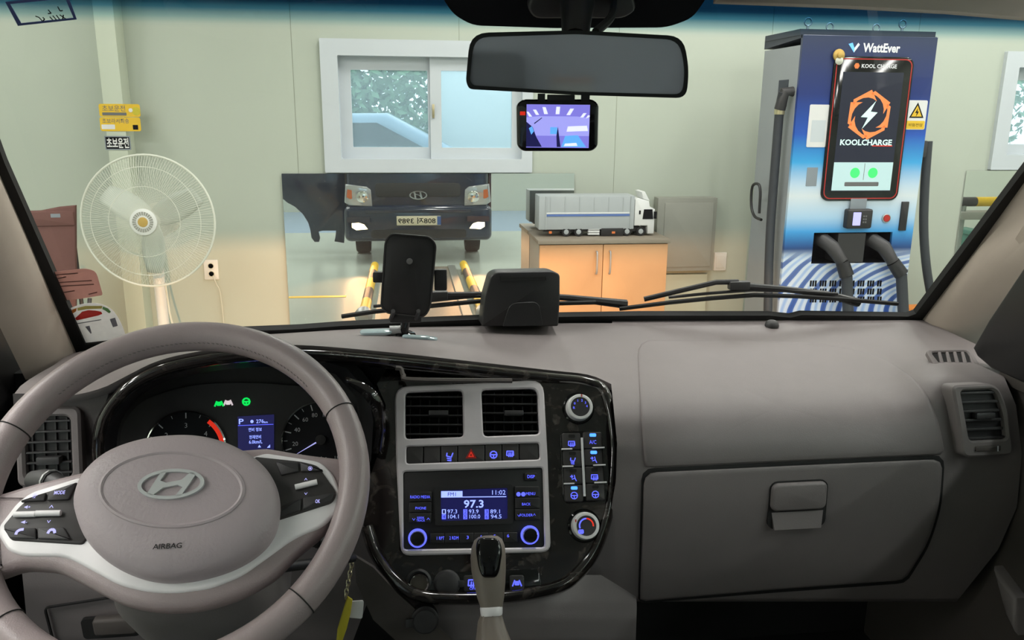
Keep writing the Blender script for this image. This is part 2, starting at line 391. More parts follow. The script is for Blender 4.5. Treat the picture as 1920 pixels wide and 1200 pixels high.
def paper_mat(name, col, thin):        # paper stuck on glass: light also comes through it
    m = bpy.data.materials.new(name); m.use_nodes = True; nt = m.node_tree; nt.nodes.clear()
    out = nt.nodes.new('ShaderNodeOutputMaterial'); df = nt.nodes.new('ShaderNodeBsdfDiffuse'); tl = nt.nodes.new('ShaderNodeBsdfTranslucent'); mx = nt.nodes.new('ShaderNodeMixShader'); mx.inputs[0].default_value = thin
    tc = nt.nodes.new('ShaderNodeTexCoord'); nz = nt.nodes.new('ShaderNodeTexNoise'); nz.inputs['Scale'].default_value = 90; r = ramp(nt, [(0.3, tuple(c*0.94 for c in col)), (0.7, col)])
    nt.links.new(tc.outputs['Object'], nz.inputs['Vector']); nt.links.new(nz.outputs['Fac'], r.inputs[0])
    for b in (df, tl): nt.links.new(r.outputs[0], b.inputs[0])
    nt.links.new(df.outputs[0], mx.inputs[1]); nt.links.new(tl.outputs[0], mx.inputs[2]); nt.links.new(mx.outputs[0], out.inputs[0]); M[name] = m
paper_mat('sticker_pink', (0.62, 0.42, 0.38), 0.65); paper_mat('sticker_white', (0.85, 0.83, 0.82), 0.60)
paper_mat('sticker_red', (0.75, 0.12, 0.11), 0.6); paper_mat('sticker_orange', (0.80, 0.36, 0.10), 0.6); paper_mat('sticker_yellow', (0.72, 0.66, 0.28), 0.6); paper_mat('sticker_green', (0.30, 0.52, 0.25), 0.6); paper_mat('sticker_grey', (0.42, 0.42, 0.46), 0.6); paper_mat('sticker_brown', (0.34, 0.22, 0.20), 0.6)
def mirror_mat(name, tint, haze, rough=0.0, hcol=(0.5, 0.5, 0.5)):
    m = bpy.data.materials.new(name); m.use_nodes = True; nt = m.node_tree; nt.nodes.clear()
    out = nt.nodes.new('ShaderNodeOutputMaterial'); df = nt.nodes.new('ShaderNodeBsdfDiffuse'); gl = nt.nodes.new('ShaderNodeBsdfGlossy'); mx = nt.nodes.new('ShaderNodeMixShader')
    gl.inputs[0].default_value = (*tint, 1); gl.inputs['Roughness'].default_value = rough; df.inputs[0].default_value = (*hcol, 1); mx.inputs[0].default_value = haze
    nt.links.new(gl.outputs[0], mx.inputs[1]); nt.links.new(df.outputs[0], mx.inputs[2]); nt.links.new(mx.outputs[0], out.inputs[0]); M[name] = m
mirror_mat('wall_mirror', (0.87, 0.90, 0.87), 0.04)
mirror_mat('cab_mirror', (0.80, 0.80, 0.84), 0.30, rough=0.05, hcol=(0.66, 0.67, 0.74))

m = mat('floor_epoxy', (0.40, 0.45, 0.41), 0.22, vary=0.08, scale=1.5)
nt = m.node_tree; b = nt.nodes['Principled BSDF']
tc = nt.nodes.new('ShaderNodeTexCoord'); sp = nt.nodes.new('ShaderNodeSeparateXYZ'); gt = nt.nodes.new('ShaderNodeMath'); gt.operation = 'LESS_THAN'; gt.inputs[1].default_value = -1.35
mx = nt.nodes.new('ShaderNodeMix'); mx.data_type = 'RGBA'; mx.inputs[7].default_value = (0.26, 0.36, 0.50, 1)
src = b.inputs['Base Color'].links[0].from_socket
geo = nt.nodes.new('ShaderNodeNewGeometry')
nt.links.new(geo.outputs['Position'], sp.inputs[0]); nt.links.new(sp.outputs[1], gt.inputs[0]); nt.links.new(gt.outputs[0], mx.inputs[0]); nt.links.new(src, mx.inputs[6]); nt.links.new(mx.outputs[2], b.inputs['Base Color'])

m = mat('burl_gloss', (0.012, 0.010, 0.009), 0.09, spec=0.6, coat=0.5)      # dark burl print under lacquer
nt = m.node_tree; b = nt.nodes['Principled BSDF']
tc = nt.nodes.new('ShaderNodeTexCoord'); nz = nt.nodes.new('ShaderNodeTexNoise'); nz.inputs['Scale'].default_value = 22; nz.inputs['Detail'].default_value = 6; nz.inputs['Distortion'].default_value = 2.5
r = ramp(nt, [(0.35, (0.006, 0.005, 0.005)), (0.55, (0.018, 0.014, 0.012)), (0.72, (0.085, 0.070, 0.062))])
nt.links.new(tc.outputs['Object'], nz.inputs['Vector']); nt.links.new(nz.outputs['Fac'], r.inputs[0]); nt.links.new(r.outputs[0], b.inputs['Base Color'])
# ================================================================ THE GARAGE
WF = facing((0, WALL_Y, 0))            # on the front wall: u = X, v = height, w = out of the wall
fl = struct(G().box((LEFT_X-0.2, BACK_Y-0.2, -0.1), (RIGHT_X+0.2, WALL_Y+0.12, 0.0)).build('floor', 'floor_epoxy', smooth=0), 'pale green epoxy garage floor with a blue rear zone')
struct(G().box((LEFT_X-0.2, BACK_Y-0.2, CEIL_Z), (RIGHT_X+0.2, WALL_Y+0.12, CEIL_Z+0.1)).build('ceiling', 'ceiling_paint', smooth=0), 'pale garage ceiling with strip lamps')
struct(G().box((LEFT_X-0.12, BACK_Y, 0), (LEFT_X, WALL_Y, CEIL_Z)).build('wall_left', 'wall_paint', smooth=0), 'pale green garage side wall')
struct(G().box((RIGHT_X, BACK_Y, 0), (RIGHT_X+0.12, WALL_Y, CEIL_Z)).build('wall_right', 'wall_paint', smooth=0), 'pale green garage side wall beyond the charger')
struct(G().box((LEFT_X-0.12, BACK_Y-0.12, 0), (RIGHT_X+0.12, BACK_Y, CEIL_Z)).build('wall_back', 'wall_paint', smooth=0), 'pale garage wall behind the truck')
H2 = WF.rect(605, 76, 998, 323); H3 = WF.rect(1867, 100, 2260, 318)
s1, s2 = WF.uv(553, 200)[0], WF.uv(1153, 275)[0]; pitch = (s2-s1)/2
wf = thing('wall_front', 'pale green panelled garage wall ahead of the truck', None, (0, WALL_Y, 0), kind='structure')
edges = [s1+pitch*k for k in range(-5, 12)]
def panel(u0, u1):
    g = G(WF); cuts = [u0, u1]; a, b = u0+0.002, u1-0.002
    hs = [h for h in (H2, H3) if h[0] < b and h[2] > a]
    xs = sorted({a, b} | {x for h in hs for x in (h[0], h[2]) if a < x < b})
    for x0, x1 in zip(xs, xs[1:]):
        hh = [h for h in hs if h[0] <= (x0+x1)/2 <= h[2]]
        if hh: g.box((x0, 0, -0.08), (x1, hh[0][1], 0)); g.box((x0, hh[0][3], -0.08), (x1, CEIL_Z, 0))
        else: g.box((x0, 0, -0.08), (x1, CEIL_Z, 0))
    g.build('wall_panel', 'wall_paint', wf, smooth=0)
for u0, u1 in zip(edges, edges[1:]):
    if u1 > LEFT_X and u0 < RIGHT_X: panel(max(u0, LEFT_X), min(u1, RIGHT_X))
gj = G(WF)
for u in edges:
    if LEFT_X < u < RIGHT_X:
        hh = [h for h in (H2, H3) if h[0] < u < h[2]]
        for z0, z1 in ([(0, hh[0][1]), (hh[0][3], CEIL_Z)] if hh else [(0, CEIL_Z)]): gj.box((u-0.006, z0, -0.075), (u+0.006, z1, -0.002))
gj.build('joint_strip', 'wall_joint', wf, smooth=0)
# sliding windows
def sliding_window(n, H, inn, label):
    u0, v0, u1, v1 = H; t = thing('window_%d' % n, label, None, WF.pt(((u0+u1)/2, v0, 0)), kind='structure')
    b0 = [u0, v0, u1, v1]
    G(WF).ring(rrect(*b0, 0.004, 1), rrect(inn[0], inn[1], inn[2], inn[3], 0.004, 1), -0.10, 0.035).build('window_frame', 'white_vinyl', t, smooth=0)
    um = (inn[0]+inn[2])/2-0.01
    for (a, b, w) in ((inn[0], um+0.05, -0.065), (um, inn[2], -0.02)):
        s = G(WF).ring(rrect(a, inn[1], b, inn[3], 0.003, 1), rrect(a+0.075, inn[1]+0.075, b-0.065, inn[3]-0.085, 0.003, 1), w-0.03, w).build('sash', 'white_vinyl', t, smooth=0)
        G(WF).box((a+0.07, inn[1]+0.07, w-0.018), (b-0.06, inn[3]-0.08, w-0.013)).build('pane', 'grimy_glass', s, smooth=0)
    G(WF).bbox((um+0.012, (inn[1]+inn[3])/2-0.06, -0.02), (um+0.028, (inn[1]+inn[3])/2+0.03, -0.004), 0.003).build('latch', 'brass', t)
sliding_window(2, H2, WF.rect(637, 107, 978, 298), 'white sliding window above the wall mirror')
i3 = (H3[0]+0.11, H3[1]+0.11, H3[2]-0.11, H3[3]-0.11)
sliding_window(3, H3, i3, 'white sliding window to the right of the charger')
# steel post with magnet signs
PF = WF.shift(0, 0, 0.16); pr = PF.rect(199, 150, 236, 340)
post = struct(G(WF).bbox((pr[0], 0, 0.0), (pr[2], CEIL_Z, 0.16), 0.004).build('pillar', 'post_paint'), 'pale steel wall post behind the standing fan')
def sign(name, r, fr, rad_, matn, label, cat, group=None):
    t = thing(name, label, cat, fr.pt(((r[0]+r[2])/2, r[1], 0)), group)
    G(fr).prism(rrect(*r, rad_), 0.0005, 0.003).build('sheet', matn, t); return t
r = PF.rect(186, 195, 263, 219)
t = sign('magnet_sign', r, PF, 0.012, 'yellow_sheet', 'upper yellow sign with a round face emblem on the wall post', 'sign')
W_, H_ = r[2]-r[0], r[3]-r[1]
G(PF).text('초보운전', r[0]+W_*0.36, r[1]+H_*0.66, H_*0.46, 0.003, width=W_*0.56, bold=0.01).build('lettering', 'plate_brown', t, 0)
G(PF).prism(rrect(r[0]+W_*0.07, r[1]+H_*0.10, r[0]+W_*0.66, r[1]+H_*0.34, 0.004), 0.003, 0.0036).build('caption_bar', 'ink_grey', t, 0)
e = G(PF).prism(circle(r[0]+W_*0.90, r[1]+H_*0.45, H_*0.33, 20), 0.003, 0.005).build('emblem', 'tag_yellow', t)
G(PF).prism(circle(r[0]+W_*0.77, r[1]+H_*0.52, H_*0.16, 16), 0.003, 0.0055).build('emblem_patch', 'white_paper', t)
r = PF.rect(188, 220, 264, 246)
t = sign('magnet_sign', r, PF, 0.012, 'yellow_sheet', 'lower yellow sign with a small dark square on the wall post', 'sign')
W_, H_ = r[2]-r[0], r[3]-r[1]
G(PF).text('초보라서죄송', r[0]+W_*0.39, r[1]+H_*0.74, H_*0.36, 0.003, width=W_*0.66, bold=0.01).build('lettering', 'plate_brown', t, 0)
G(PF).prism(rrect(r[0]+W_*0.03, r[1]+H_*0.14, r[0]+W_*0.36, r[1]+H_*0.48, 0.004), 0.003, 0.0036).build('caption_bar', 'white_paper', t, 0)
G(PF).prism(rrect(r[0]+W_*0.80, r[1]+H_*0.12, r[0]+W_*0.93, r[1]+H_*0.46, 0.002), 0.003, 0.0036).build('dark_square', 'ink_black', t, 0)
r = PF.rect(197, 255, 245, 281)
t = sign('magnet_sign', r, PF, 0.004, 'ink_black', 'small black sign with white lettering on the wall post', 'sign')
W_, H_ = r[2]-r[0], r[3]-r[1]
G(PF).ring(rrect(*r, 0.004), rrect(r[0]+0.006, r[1]+0.006, r[2]-0.006, r[3]-0.006, 0.003), 0.003, 0.0036).build('border', 'grey_sheet', t, 0)
G(PF).text('초보운전', (r[0]+r[2])/2, (r[1]+r[3])/2, H_*0.74, 0.003, width=W_*0.86, bold=0.03).build('lettering', 'white_paper', t, 0)
# ceiling lamps
lab = ['strip lamp in the row nearest the window wall', 'strip lamp in the row above the cab', 'strip lamp in the row behind the cab', 'strip lamp in the rearmost row']
for i, (x, y) in enumerate(TUBES):
    row = [4.3, 1.6, -0.6, -3.0].index(y)
    t = thing('ceiling_lamp', 'white ceiling ' + lab[row], 'lamp', (x, y, CEIL_Z-0.09), 'strip lamps on the garage ceiling')
    G().bbox((x-0.14, y-0.66, CEIL_Z-0.06), (x+0.14, y+0.66, CEIL_Z-0.001), 0.01).build('housing', 'lamp_housing', t)
    for dx in (-0.06, 0.06):
        G(Frame((x+dx, y, CEIL_Z-0.075), (1, 0, 0), (0, 1, 0), (0, 0, 1))).tube([(0, -0.6, 0), (0, 0.6, 0)], 0.014, 8).build('tube', 'tube_glow', t)
# big wall mirror leaning under the window
mr = WF.rect(538, 325, 1072, 640)
TILT = rad(0.55); MYAW = rad(0.0)
MF = Frame(WF.pt(((mr[0]+mr[2])/2, mr[3], 0.012)), (math.cos(MYAW), math.sin(MYAW), 0), (0, math.sin(TILT)*1.0, math.cos(TILT)), (0, -math.cos(TILT), math.sin(TILT)))
hw = (mr[2]-mr[0])/2; hh = mr[3]-mr[1]
t = thing('wall_mirror', 'large frameless mirror leaning on the wall below the window', 'mirror', MF.pt((0, -hh, 0)))
G(MF).box((-hw, -hh, 0.0), (hw, 0, 0.006)).build('mirror_glass', 'wall_mirror', t, 0)
G(MF).box((-hw+0.01, -hh+0.01, -0.006), (hw-0.01, -0.01, -0.0005)).build('backing', 'cabinet_side', t, 0)
# a second mirror sheet beyond the charger
r2 = WF.rect(1797, 320, 2010, 520)
t = thing('mirror_sheet', 'smaller mirror sheet on the wall right of the charger', 'mirror', WF.pt(((r2[0]+r2[2])/2, r2[1], 0)))
G(WF).box((r2[0], r2[1], 0.004), (r2[2], r2[3], 0.009)).build('mirror_glass', 'wall_mirror', t, 0)
G(WF).box((r2[0]+0.01, r2[1]+0.01, 0.0005), (r2[2]-0.01, r2[3]-0.01, 0.0038)).build('backing', 'cabinet_side', t, 0)
# socket with lead, grey wall box, switch plate, duct
r = WF.rect(383, 487, 410, 524)
t = thing('wall_socket', 'white double wall socket between the fan and the mirror', 'socket', WF.pt(((r[0]+r[2])/2, r[1], 0)))
G(WF).prism(rrect(*r, 0.006), 0.0005, 0.012, 0.003).build('plate', 'white_plastic', t)
for k in (0.3, 0.7):
    c = (r[0]+r[2])/2, r[1]+(r[3]-r[1])*k
    G(WF).lathe([(0.022, 0.012), (0.022, 0.0135), (0.017, 0.0135), (0.016, 0.004)], (*c, 0), 20).build('outlet', 'cream_plastic', t)
G(WF).tube(catmull([((r[0]+r[2])/2+0.01, r[1]+0.03, 0.02), ((r[0]+r[2])/2+0.03, r[1]-0.03, 0.02), ((r[0]+r[2])/2+0.05, r[1]-0.12, 0.012), ((r[0]+r[2])/2+0.06, 0.02, 0.012)], 6), 0.004, 6).build('lead', 'cream_plastic', t)
BF = WF.shift(0, 0, 0.10); r = BF.rect(1231, 371, 1341, 508)
t = thing('distribution_box', 'grey steel distribution box on the wall behind the toy lorry', 'box', WF.pt(((r[0]+r[2])/2, r[1], 0)))
G(WF).bbox((r[0], r[1], 0.0005), (r[2], r[3], 0.10), 0.003).build('body', 'steel_grey', t)
G(BF).prism(rrect(r[0]+0.05, r[1]+0.03, r[2]-0.025, r[3]-0.035, 0.004), 0.0005, 0.006, 0.002).build('door', 'steel_grey', t)
r = WF.rect(1338, 473, 1361, 507)
t = thing('switch_plate', 'white blank switch plate beside the grey distribution box', 'switch', WF.pt(((r[0]+r[2])/2, r[1], 0)))
G(WF).prism(rrect(*r, 0.006), 0.0005, 0.012, 0.003).build('plate', 'white_plastic', t)
G(WF).prism(rrect(r[0]+0.014, r[1]+0.02, r[2]-0.014, r[3]-0.02, 0.004), 0.012, 0.015, 0.002).build('rocker', 'white_plastic', t)
r = WF.rect(1245, 512, 1322, 512+1)
tag(G(WF).bbox((r[0], 0.0, 0.0005), (r[2], r[3], 0.05), 0.003).build('cable_duct', 'post_paint'), 'pale cable duct running down below the grey distribution box', 'duct')
# standing fan
fy = 4.85; c = at(278, 415, fy); FR = (at(405, 415, fy)-c).length
FF = facing(c, 4, -4)
t = thing('standing_fan', 'large cream standing fan with a round wire guard', 'fan', (c.x+0.05, c.y+0.1, 0))
g = G(FF); g.tube([(FR*math.cos(2*math.pi*k/64), FR*math.sin(2*math.pi*k/64), 0) for k in range(64)], 0.0065, 8, True); g.build('guard_rim', 'fan_wire', t)
g = G(FF)
for rr_, ww in ((FR*0.53, 0.055), (FR*0.82, 0.035)): g.tube([(rr_*math.cos(2*math.pi*k/48), rr_*math.sin(2*math.pi*k/48), ww) for k in range(48)], 0.0022, 5, True)
g.build('guard_ring', 'fan_wire', t)
g = G(FF)
for k in range(150):
    a = 2*math.pi*k/150; ca, sa = math.cos(a), math.sin(a)
    g.tube([(FR*0.18*ca, FR*0.18*sa, 0.065), (FR*0.53*ca, FR*0.53*sa, 0.057), (FR*0.85*ca, FR*0.85*sa, 0.033), (FR*ca, FR*sa, 0)], 0.0011, 4)
g.build('guard_wires', 'fan_wire', t)
g = G(FF)
for k in range(90):
    a = 2*math.pi*k/90; ca, sa = math.cos(a), math.sin(a)
    g.tube([(FR*0.2*ca, FR*0.2*sa, -0.13), (FR*0.9*ca, FR*0.9*sa, -0.10), (FR*ca, FR*sa, 0)], 0.0011, 4)
g.build('rear_guard_wires', 'fan_wire', t)
h = G(FF).lathe([(FR*0.20, 0.055), (FR*0.20, 0.075), (FR*0.17, 0.08)], n=40).build('hub_cap', 'white_plastic', t)
G(FF).lathe([(FR*0.075, 0.080), (FR*0.07, 0.086), (0.0, 0.088)], n=24).build('hub_badge', 'gold', h)
g = G(FF)
for k in range(24):
    a = 2*math.pi*k/24; ca, sa = math.cos(a), math.sin(a); q = 0.006
    g.add([(FR*0.10*ca-q*sa*.6, FR*0.10*sa+q*ca*.6, 0.0806), (FR*0.10*ca+q*sa*.6, FR*0.10*sa-q*ca*.6, 0.0806), (FR*0.155*ca+q*sa, FR*0.155*sa-q*ca, 0.0806), (FR*0.155*ca-q*sa, FR*0.155*sa+q*ca, 0.0806)], [(0, 1, 2, 3)])
g.build('hub_slots', 'steel_grey', h, 0)
for k in range(3):
    a0 = 2*math.pi*k/3+0.5; rows = []
    for i in range(8):
        rr_ = FR*(0.12+0.70*i/7); wd = FR*(0.20+0.22*math.sin(math.pi*(0.15+0.75*i/7)))
        rows.append([(rr_*math.cos(a0+wd*(j/5-0.5)/rr_), rr_*math.sin(a0+wd*(j/5-0.5)/rr_), -0.06+0.05*(j/5-0.5)) for j in range(6)])
    G(FF).loft(rows).build('blade', 'fan_blade', t, thick=0.003)
G(FF).lathe([(0.02, -0.30), (0.09, -0.28), (0.10, -0.16), (0.06, -0.13), (0.03, -0.04)], n=20).build('motor', 'cream_plastic', t)
pb = at(303, 560, fy+0.2)
G().tube([(pb.x, pb.y, 0.03), (pb.x-0.005, pb.y, c.z-0.02)], 0.033, 14).build('pole', 'white_plastic', t)
G(Frame((pb.x, pb.y, 0), (1, 0, 0), (0, 1, 0), (0, 0, 1))).lathe([(0.30, 0.0), (0.30, 0.03), (0.10, 0.06), (0.04, 0.09)], n=28).build('base', 'cream_plastic', t)
p0 = at(310, 530, fy+0.12)
G().tube(catmull([p0, at(316, 570, fy+0.12), at(324, 610, fy+0.12), (p0.x+0.10, p0.y, 0.02)], 5), 0.006, 6).build('lead', 'cream_plastic', t)
# brown folding chair back at the far left
cy = 4.9
q = [at(38, 396, cy), at(70, 397, cy), at(115, 388, cy), at(143, 385, cy)]
CFm = facing(at(90, 470, cy), 0, 6)
P2 = CFm.poly([(10, 396), (45, 396), (75, 395), (110, 388), (142, 385), (143, 540), (142, 640), (5, 640)])
t = thing('folding_chair', 'brown fabric chair back beside the standing fan', 'chair', (CFm.o.x, cy, 0))
G(CFm).prism(P2, -0.02, 0.012, 0.01).build('backrest', 'brown_cloth', t)
lo = CFm.rect(8, 396, 141, 424); G(CFm).prism(rrect(lo[0], lo[1], lo[2], lo[3], 0.01), 0.010, 0.020, 0.006).build('top_hem', 'brown_cloth', t)
tg = CFm.rect(97, 400, 115, 407); G(CFm).prism(rrect(*tg, 0.002), 0.020, 0.0215).build('cloth_tag', 'grey_sheet', t, label='small grey woven tag')
for u in (lo[0]+0.03, lo[2]-0.03):
    v = CFm.pt((u, 0, -0.035)); G().tube([(v.x, v.y, 0.01), (v.x, v.y, v.z+0.15)], 0.012, 8).build('leg', 'charcoal_plastic', t)
for sx in (-1, 1):
    v = CFm.pt((0, 0, 0)); G().tube([(v.x+sx*0.2, v.y-0.30, 0.01), (v.x+sx*0.2, v.y-0.02, 0.62)], 0.012, 8).build('leg', 'charcoal_plastic', t)
v = CFm.o; G().bbox((v.x-0.22, v.y-0.40, 0.40), (v.x+0.22, v.y-0.03, 0.44), 0.012).build('seat', 'brown_cloth', t)
# cabinet under the toy lorry
CY = 5.28; CFr = facing((0, CY, 0)); r = CFr.rect(1010, 458, 1248, 640)
ct = CFr.uv(1120, 457)[1]; cx0, cx1 = r[0], r[2]
t = thing('low_cabinet', 'wood fronted low cabinet below the toy lorry', 'cabinet', ((cx0+cx1)/2, (CY+WALL_Y)/2, 0))
G().box((cx0, CY+0.018, 0.0), (cx1, WALL_Y-0.03, ct)).build('body', 'cabinet_side', t, 0)
G().bbox((cx0-0.012, CY-0.012, ct), (cx1+0.012, WALL_Y-0.028, ct+0.028), 0.004).build('worktop', 'cabinet_top', t)
xm = CFr.uv(1130, 500)[0]
for (a, b, hx) in ((cx0+0.002, xm-0.002, xm-0.045), (xm+0.002, cx1-0.002, xm+0.045)):
    d = G(CFr).prism(rrect(a, 0.06, b, ct-0.006, 0.003), -0.017, 0.0, 0.002).build('door', 'wood_cabinet', t)
    hv = CFr.uv(1130, 492)[1]
    G(CFr).tube(catmull([(hx, hv-0.075, -0.002), (hx, hv-0.068, 0.022), (hx, hv, 0.028), (hx, hv+0.068, 0.022), (hx, hv+0.075, -0.002)], 4), 0.006, 8).build('handle', 'dusty_metal', d)
TOPZ = ct+0.028
# toy lorry on the cabinet
TY = 5.42; TF = facing((0, TY, 0)); 
def tp(px, py): return TF.uv(px, py)
a = tp(1010, 440)[0]; b = tp(1226, 440)[0]; T0 = TOPZ
def tz(py): return max(T0+0.001, tp(1120, py)[1])
sc_ = (b-a)/216.0
def tx(px): return a+(px-1010)*sc_
def tzr(py): return T0+(440-py)*sc_*1.0
t = thing('toy_lorry', 'white and grey toy lorry with a long box trailer on the cabinet', 'toy truck', ((a+b)/2, TY+0.09, T0))
TB = Frame((0, TY, 0), (1, 0, 0), (0, 0, 1), (0, -1, 0)); DW = 0.185
G(TB).bbox((tx(1010), tzr(427), -DW), (tx(1187), tzr(366), 0), 0.005).build('trailer_box', 'toy_grey', t)
G(TB).bbox((tx(1023), tzr(398.5), 0.0), (tx(1178), tzr(396), 0.003), 0.0006).build('stripe', 'toy_white', t)
G(TB).bbox((tx(1023), tzr(403), 0.0), (tx(1178), tzr(399), 0.003), 0.0006).build('stripe', 'toy_blue', t)
for k in range(6): G(TB).box((tx(1030+27*k), tzr(395), 0.0), (tx(1031+27*k), tzr(369), 0.0025)).build('rib', 'toy_grey', t, 0)
for px in (1023, 1180): G(TB).box((tx(px)-0.003, tzr(427), 0.0), (tx(px)+0.003, tzr(367), 0.004)).build('corner_post', 'toy_grey', t, 0)
G(TB).box((tx(1020), tzr(432), -DW+0.03), (tx(1205), tzr(425), -0.03)).build('chassis', 'charcoal_plastic', t, 0)
cab = G(TB).prism([(tx(1188), tzr(421)), (tx(1188), tzr(373)), (tx(1192), tzr(370)), (tx(1214), tzr(376)), (tx(1216), tzr(386)), (tx(1226), tzr(391)), (tx(1226), tzr(436)), (tx(1214), tzr(436)), (tx(1213), tzr(421))], -DW, -0.002, 0.004).build('cab', 'toy_white', t)
G(TB).prism([(tx(1203), tzr(409)), (tx(1205), tzr(391)), (tx(1221), tzr(391)), (tx(1223), tzr(409))], -0.0025, 0.0005).build('cab_window', 'ink_black', cab, 0)
G(TB).box((tx(1196), tzr(400), -0.003), (tx(1199), tzr(393), 0.0005)).build('cab_window', 'ink_black', cab, 0)
G(TB).prism([(tx(1204), tzr(372)), (tx(1200), tzr(360)), (tx(1206), tzr(359)), (tx(1216), tzr(376))], -DW+0.01, -0.012, 0.002).build('roof_deflector', 'toy_white', cab)
G(TB).box((tx(1224), tzr(408), -0.004), (tx(1229), tzr(395), 0.008)).build('wing_mirror', 'ink_black', cab, 0)
for px in (1061, 1084, 1175, 1201):
    w = G(TB).lathe([(0.028, -0.022), (0.031, -0.019), (0.031, -0.004), (0.028, 0.0), (0.018, -0.001)], (tx(px), T0+0.0315, 0), 20).build('wheel', 'black_rubber', t)
    G(TB).lathe([(0.018, -0.003), (0.016, 0.0015), (0.004, 0.001), (0.0, 0.003)], (tx(px), T0+0.0315, 0), 16).build('rim', 'toy_grey', w)
    G(TB).lathe([(0.031, -DW), (0.031, -DW+0.02), (0.0, -DW+0.02)], (tx(px), T0+0.0315, 0), 14).build('far_wheel', 'black_rubber', t)
for k in range(3): G(TB).box((tx(1102), tzr(437-4.6*k), -0.03), (tx(1123), tzr(433.6-4.6*k), -0.001)).build('side_guard', 'toy_white', t, 0)
G(TB).bbox((tx(1126), tzr(439.5), -0.05), (tx(1168), tzr(425), 0.002), 0.004).build('fuel_tank', 'black_plastic', t)
G(TB).box((tx(1146), tzr(435), 0.002), (tx(1152), tzr(431), 0.004)).build('side_lamp', 'orange_print', t, 0)
G(TB).box((tx(1029), tzr(434), -0.01), (tx(1034), tzr(430), 0.001)).build('side_lamp', 'orange_print', t, 0)
# ---------------------------------------------------------------- fast charger
QY = 4.75; QF = facing((0, QY, 0))
q0 = QF.uv(1510, 70); q1 = QF.uv(1757, 62); qb0 = QF.uv(1456, 585); qb1 = QF.uv(1696, 585)
QU0 = (q0[0]+qb0[0])/2; QU1 = (q1[0]+qb1[0])/2; QT = (q0[1]+q1[1])/2
QD = 0.52; QH = QT-0.06; QW = QU1-QU0
m = mat('charger_print', (0.1, 0.2, 0.6), 0.30, spec=0.5)          # printed vinyl wrap
nt = m.node_tree; bs = nt.nodes['Principled BSDF']; tc = nt.nodes.new('ShaderNodeTexCoord'); sp = nt.nodes.new('ShaderNodeSeparateXYZ')
mr_ = nt.nodes.new('ShaderNodeMapRange'); zb = QF.uv(1580, 585)[1]; mr_.inputs[1].default_value = zb; mr_.inputs[2].default_value = QT
rm = ramp(nt, [(0.0, (0.04, 0.13, 0.55)), (0.10, (0.30, 0.42, 0.72)), (0.20, (0.55, 0.66, 0.80)), (0.245, (0.02, 0.06, 0.20)), (0.27, (0.03, 0.14, 0.38)), (0.31, (0.06, 0.33, 0.70)), (0.36, (0.40, 0.60, 0.80)), (0.44, (0.68, 0.74, 0.78)), (0.48, (0.52, 0.66, 0.80)), (0.56, (0.05, 0.36, 0.72)), (0.66, (0.02, 0.09, 0.45)), (0.80, (0.018, 0.035, 0.17)), (1.0, (0.03, 0.04, 0.085))])
geo = nt.nodes.new('ShaderNodeNewGeometry'); nt.links.new(geo.outputs['Position'], sp.inputs[0]); nt.links.new(sp.outputs[2], mr_.inputs[0]); nt.links.new(mr_.outputs[0], rm.inputs[0])
# curved stripes of the print over the lowest part
mpp = nt.nodes.new('ShaderNodeMapping'); mpp.inputs['Location'].default_value = (-(QU0+QW*1.25), 0, -(zb+0.42)); wv = nt.nodes.new('ShaderNodeTexWave'); wv.wave_type = 'RINGS'; wv.rings_direction = 'Y'; wv.inputs['Scale'].default_value = 2.9; wv.inputs['Distortion'].default_value = 1.6; wv.inputs['Detail'].default_value = 1; wv.inputs['Detail Scale'].default_value = 1.0
mpp.inputs['Scale'].default_value = (1.0, 0.0, 1.9)
nt.links.new(geo.outputs['Position'], mpp.inputs[0]); nt.links.new(mpp.outputs[0], wv.inputs['Vector'])
wr = ramp(nt, [(0.0, (0.03, 0.07, 0.28)), (0.22, (0.05, 0.12, 0.40)), (0.34, (0.62, 0.68, 0.78)), (0.8, (0.70, 0.74, 0.80)), (1.0, (0.35, 0.48, 0.75))]); nt.links.new(wv.outputs['Fac'], wr.inputs[0])
lt = nt.nodes.new('ShaderNodeMapRange'); lt.inputs[1].default_value = 0.20; lt.inputs[2].default_value = 0.235; lt.inputs[3].default_value = 0.85; lt.inputs[4].default_value = 0.0
nt.links.new(mr_.outputs[0], lt.inputs[0]); mx = nt.nodes.new('ShaderNodeMix'); mx.data_type = 'RGBA'
nt.links.new(lt.outputs[0], mx.inputs[0]); nt.links.new(rm.outputs[0], mx.inputs[6]); nt.links.new(wr.outputs[0], mx.inputs[7]); nt.links.new(mx.outputs[2], bs.inputs['Base Color'])
t = thing('charging_station', 'blue and white fast charger with a tall touch screen', 'charger', ((QU0+QU1)/2, QY+QD/2, 0))
CHG = t
G(QF).box((QU0+0.03, 0.0, -QD+0.03), (QU1-0.03, 0.06, -0.05)).build('plinth', 'charcoal_plastic', t, 0)
pk = QF.rect(1524, 436, 1670, 494)
g = G(QF); g.box((QU0, 0.06, -QD), (QU1, QH, -0.165)); g.box((QU0, 0.06, -0.165), (pk[0]-0.001, QH, -0.025)); g.box((pk[2]+0.001, 0.06, -0.165), (QU1, QH, -0.025)); g.box((pk[0]-0.001, 0.06, -0.165), (pk[2]+0.001, pk[1]-0.001, -0.025)); g.box((pk[0]-0.001, pk[3]+0.001, -0.165), (pk[2]+0.001, QH, -0.025))
g.build('housing', 'charger_side', t, 0)
G(QF).plate([(QU0, 0.07), (QU1, 0.07), (QU1, QT-0.005), (QU0, QT-0.005)], [rrect(*pk, 0.003)], -0.025, 0.0, 0.002).build('front_panel', 'charger_print', t, 20)
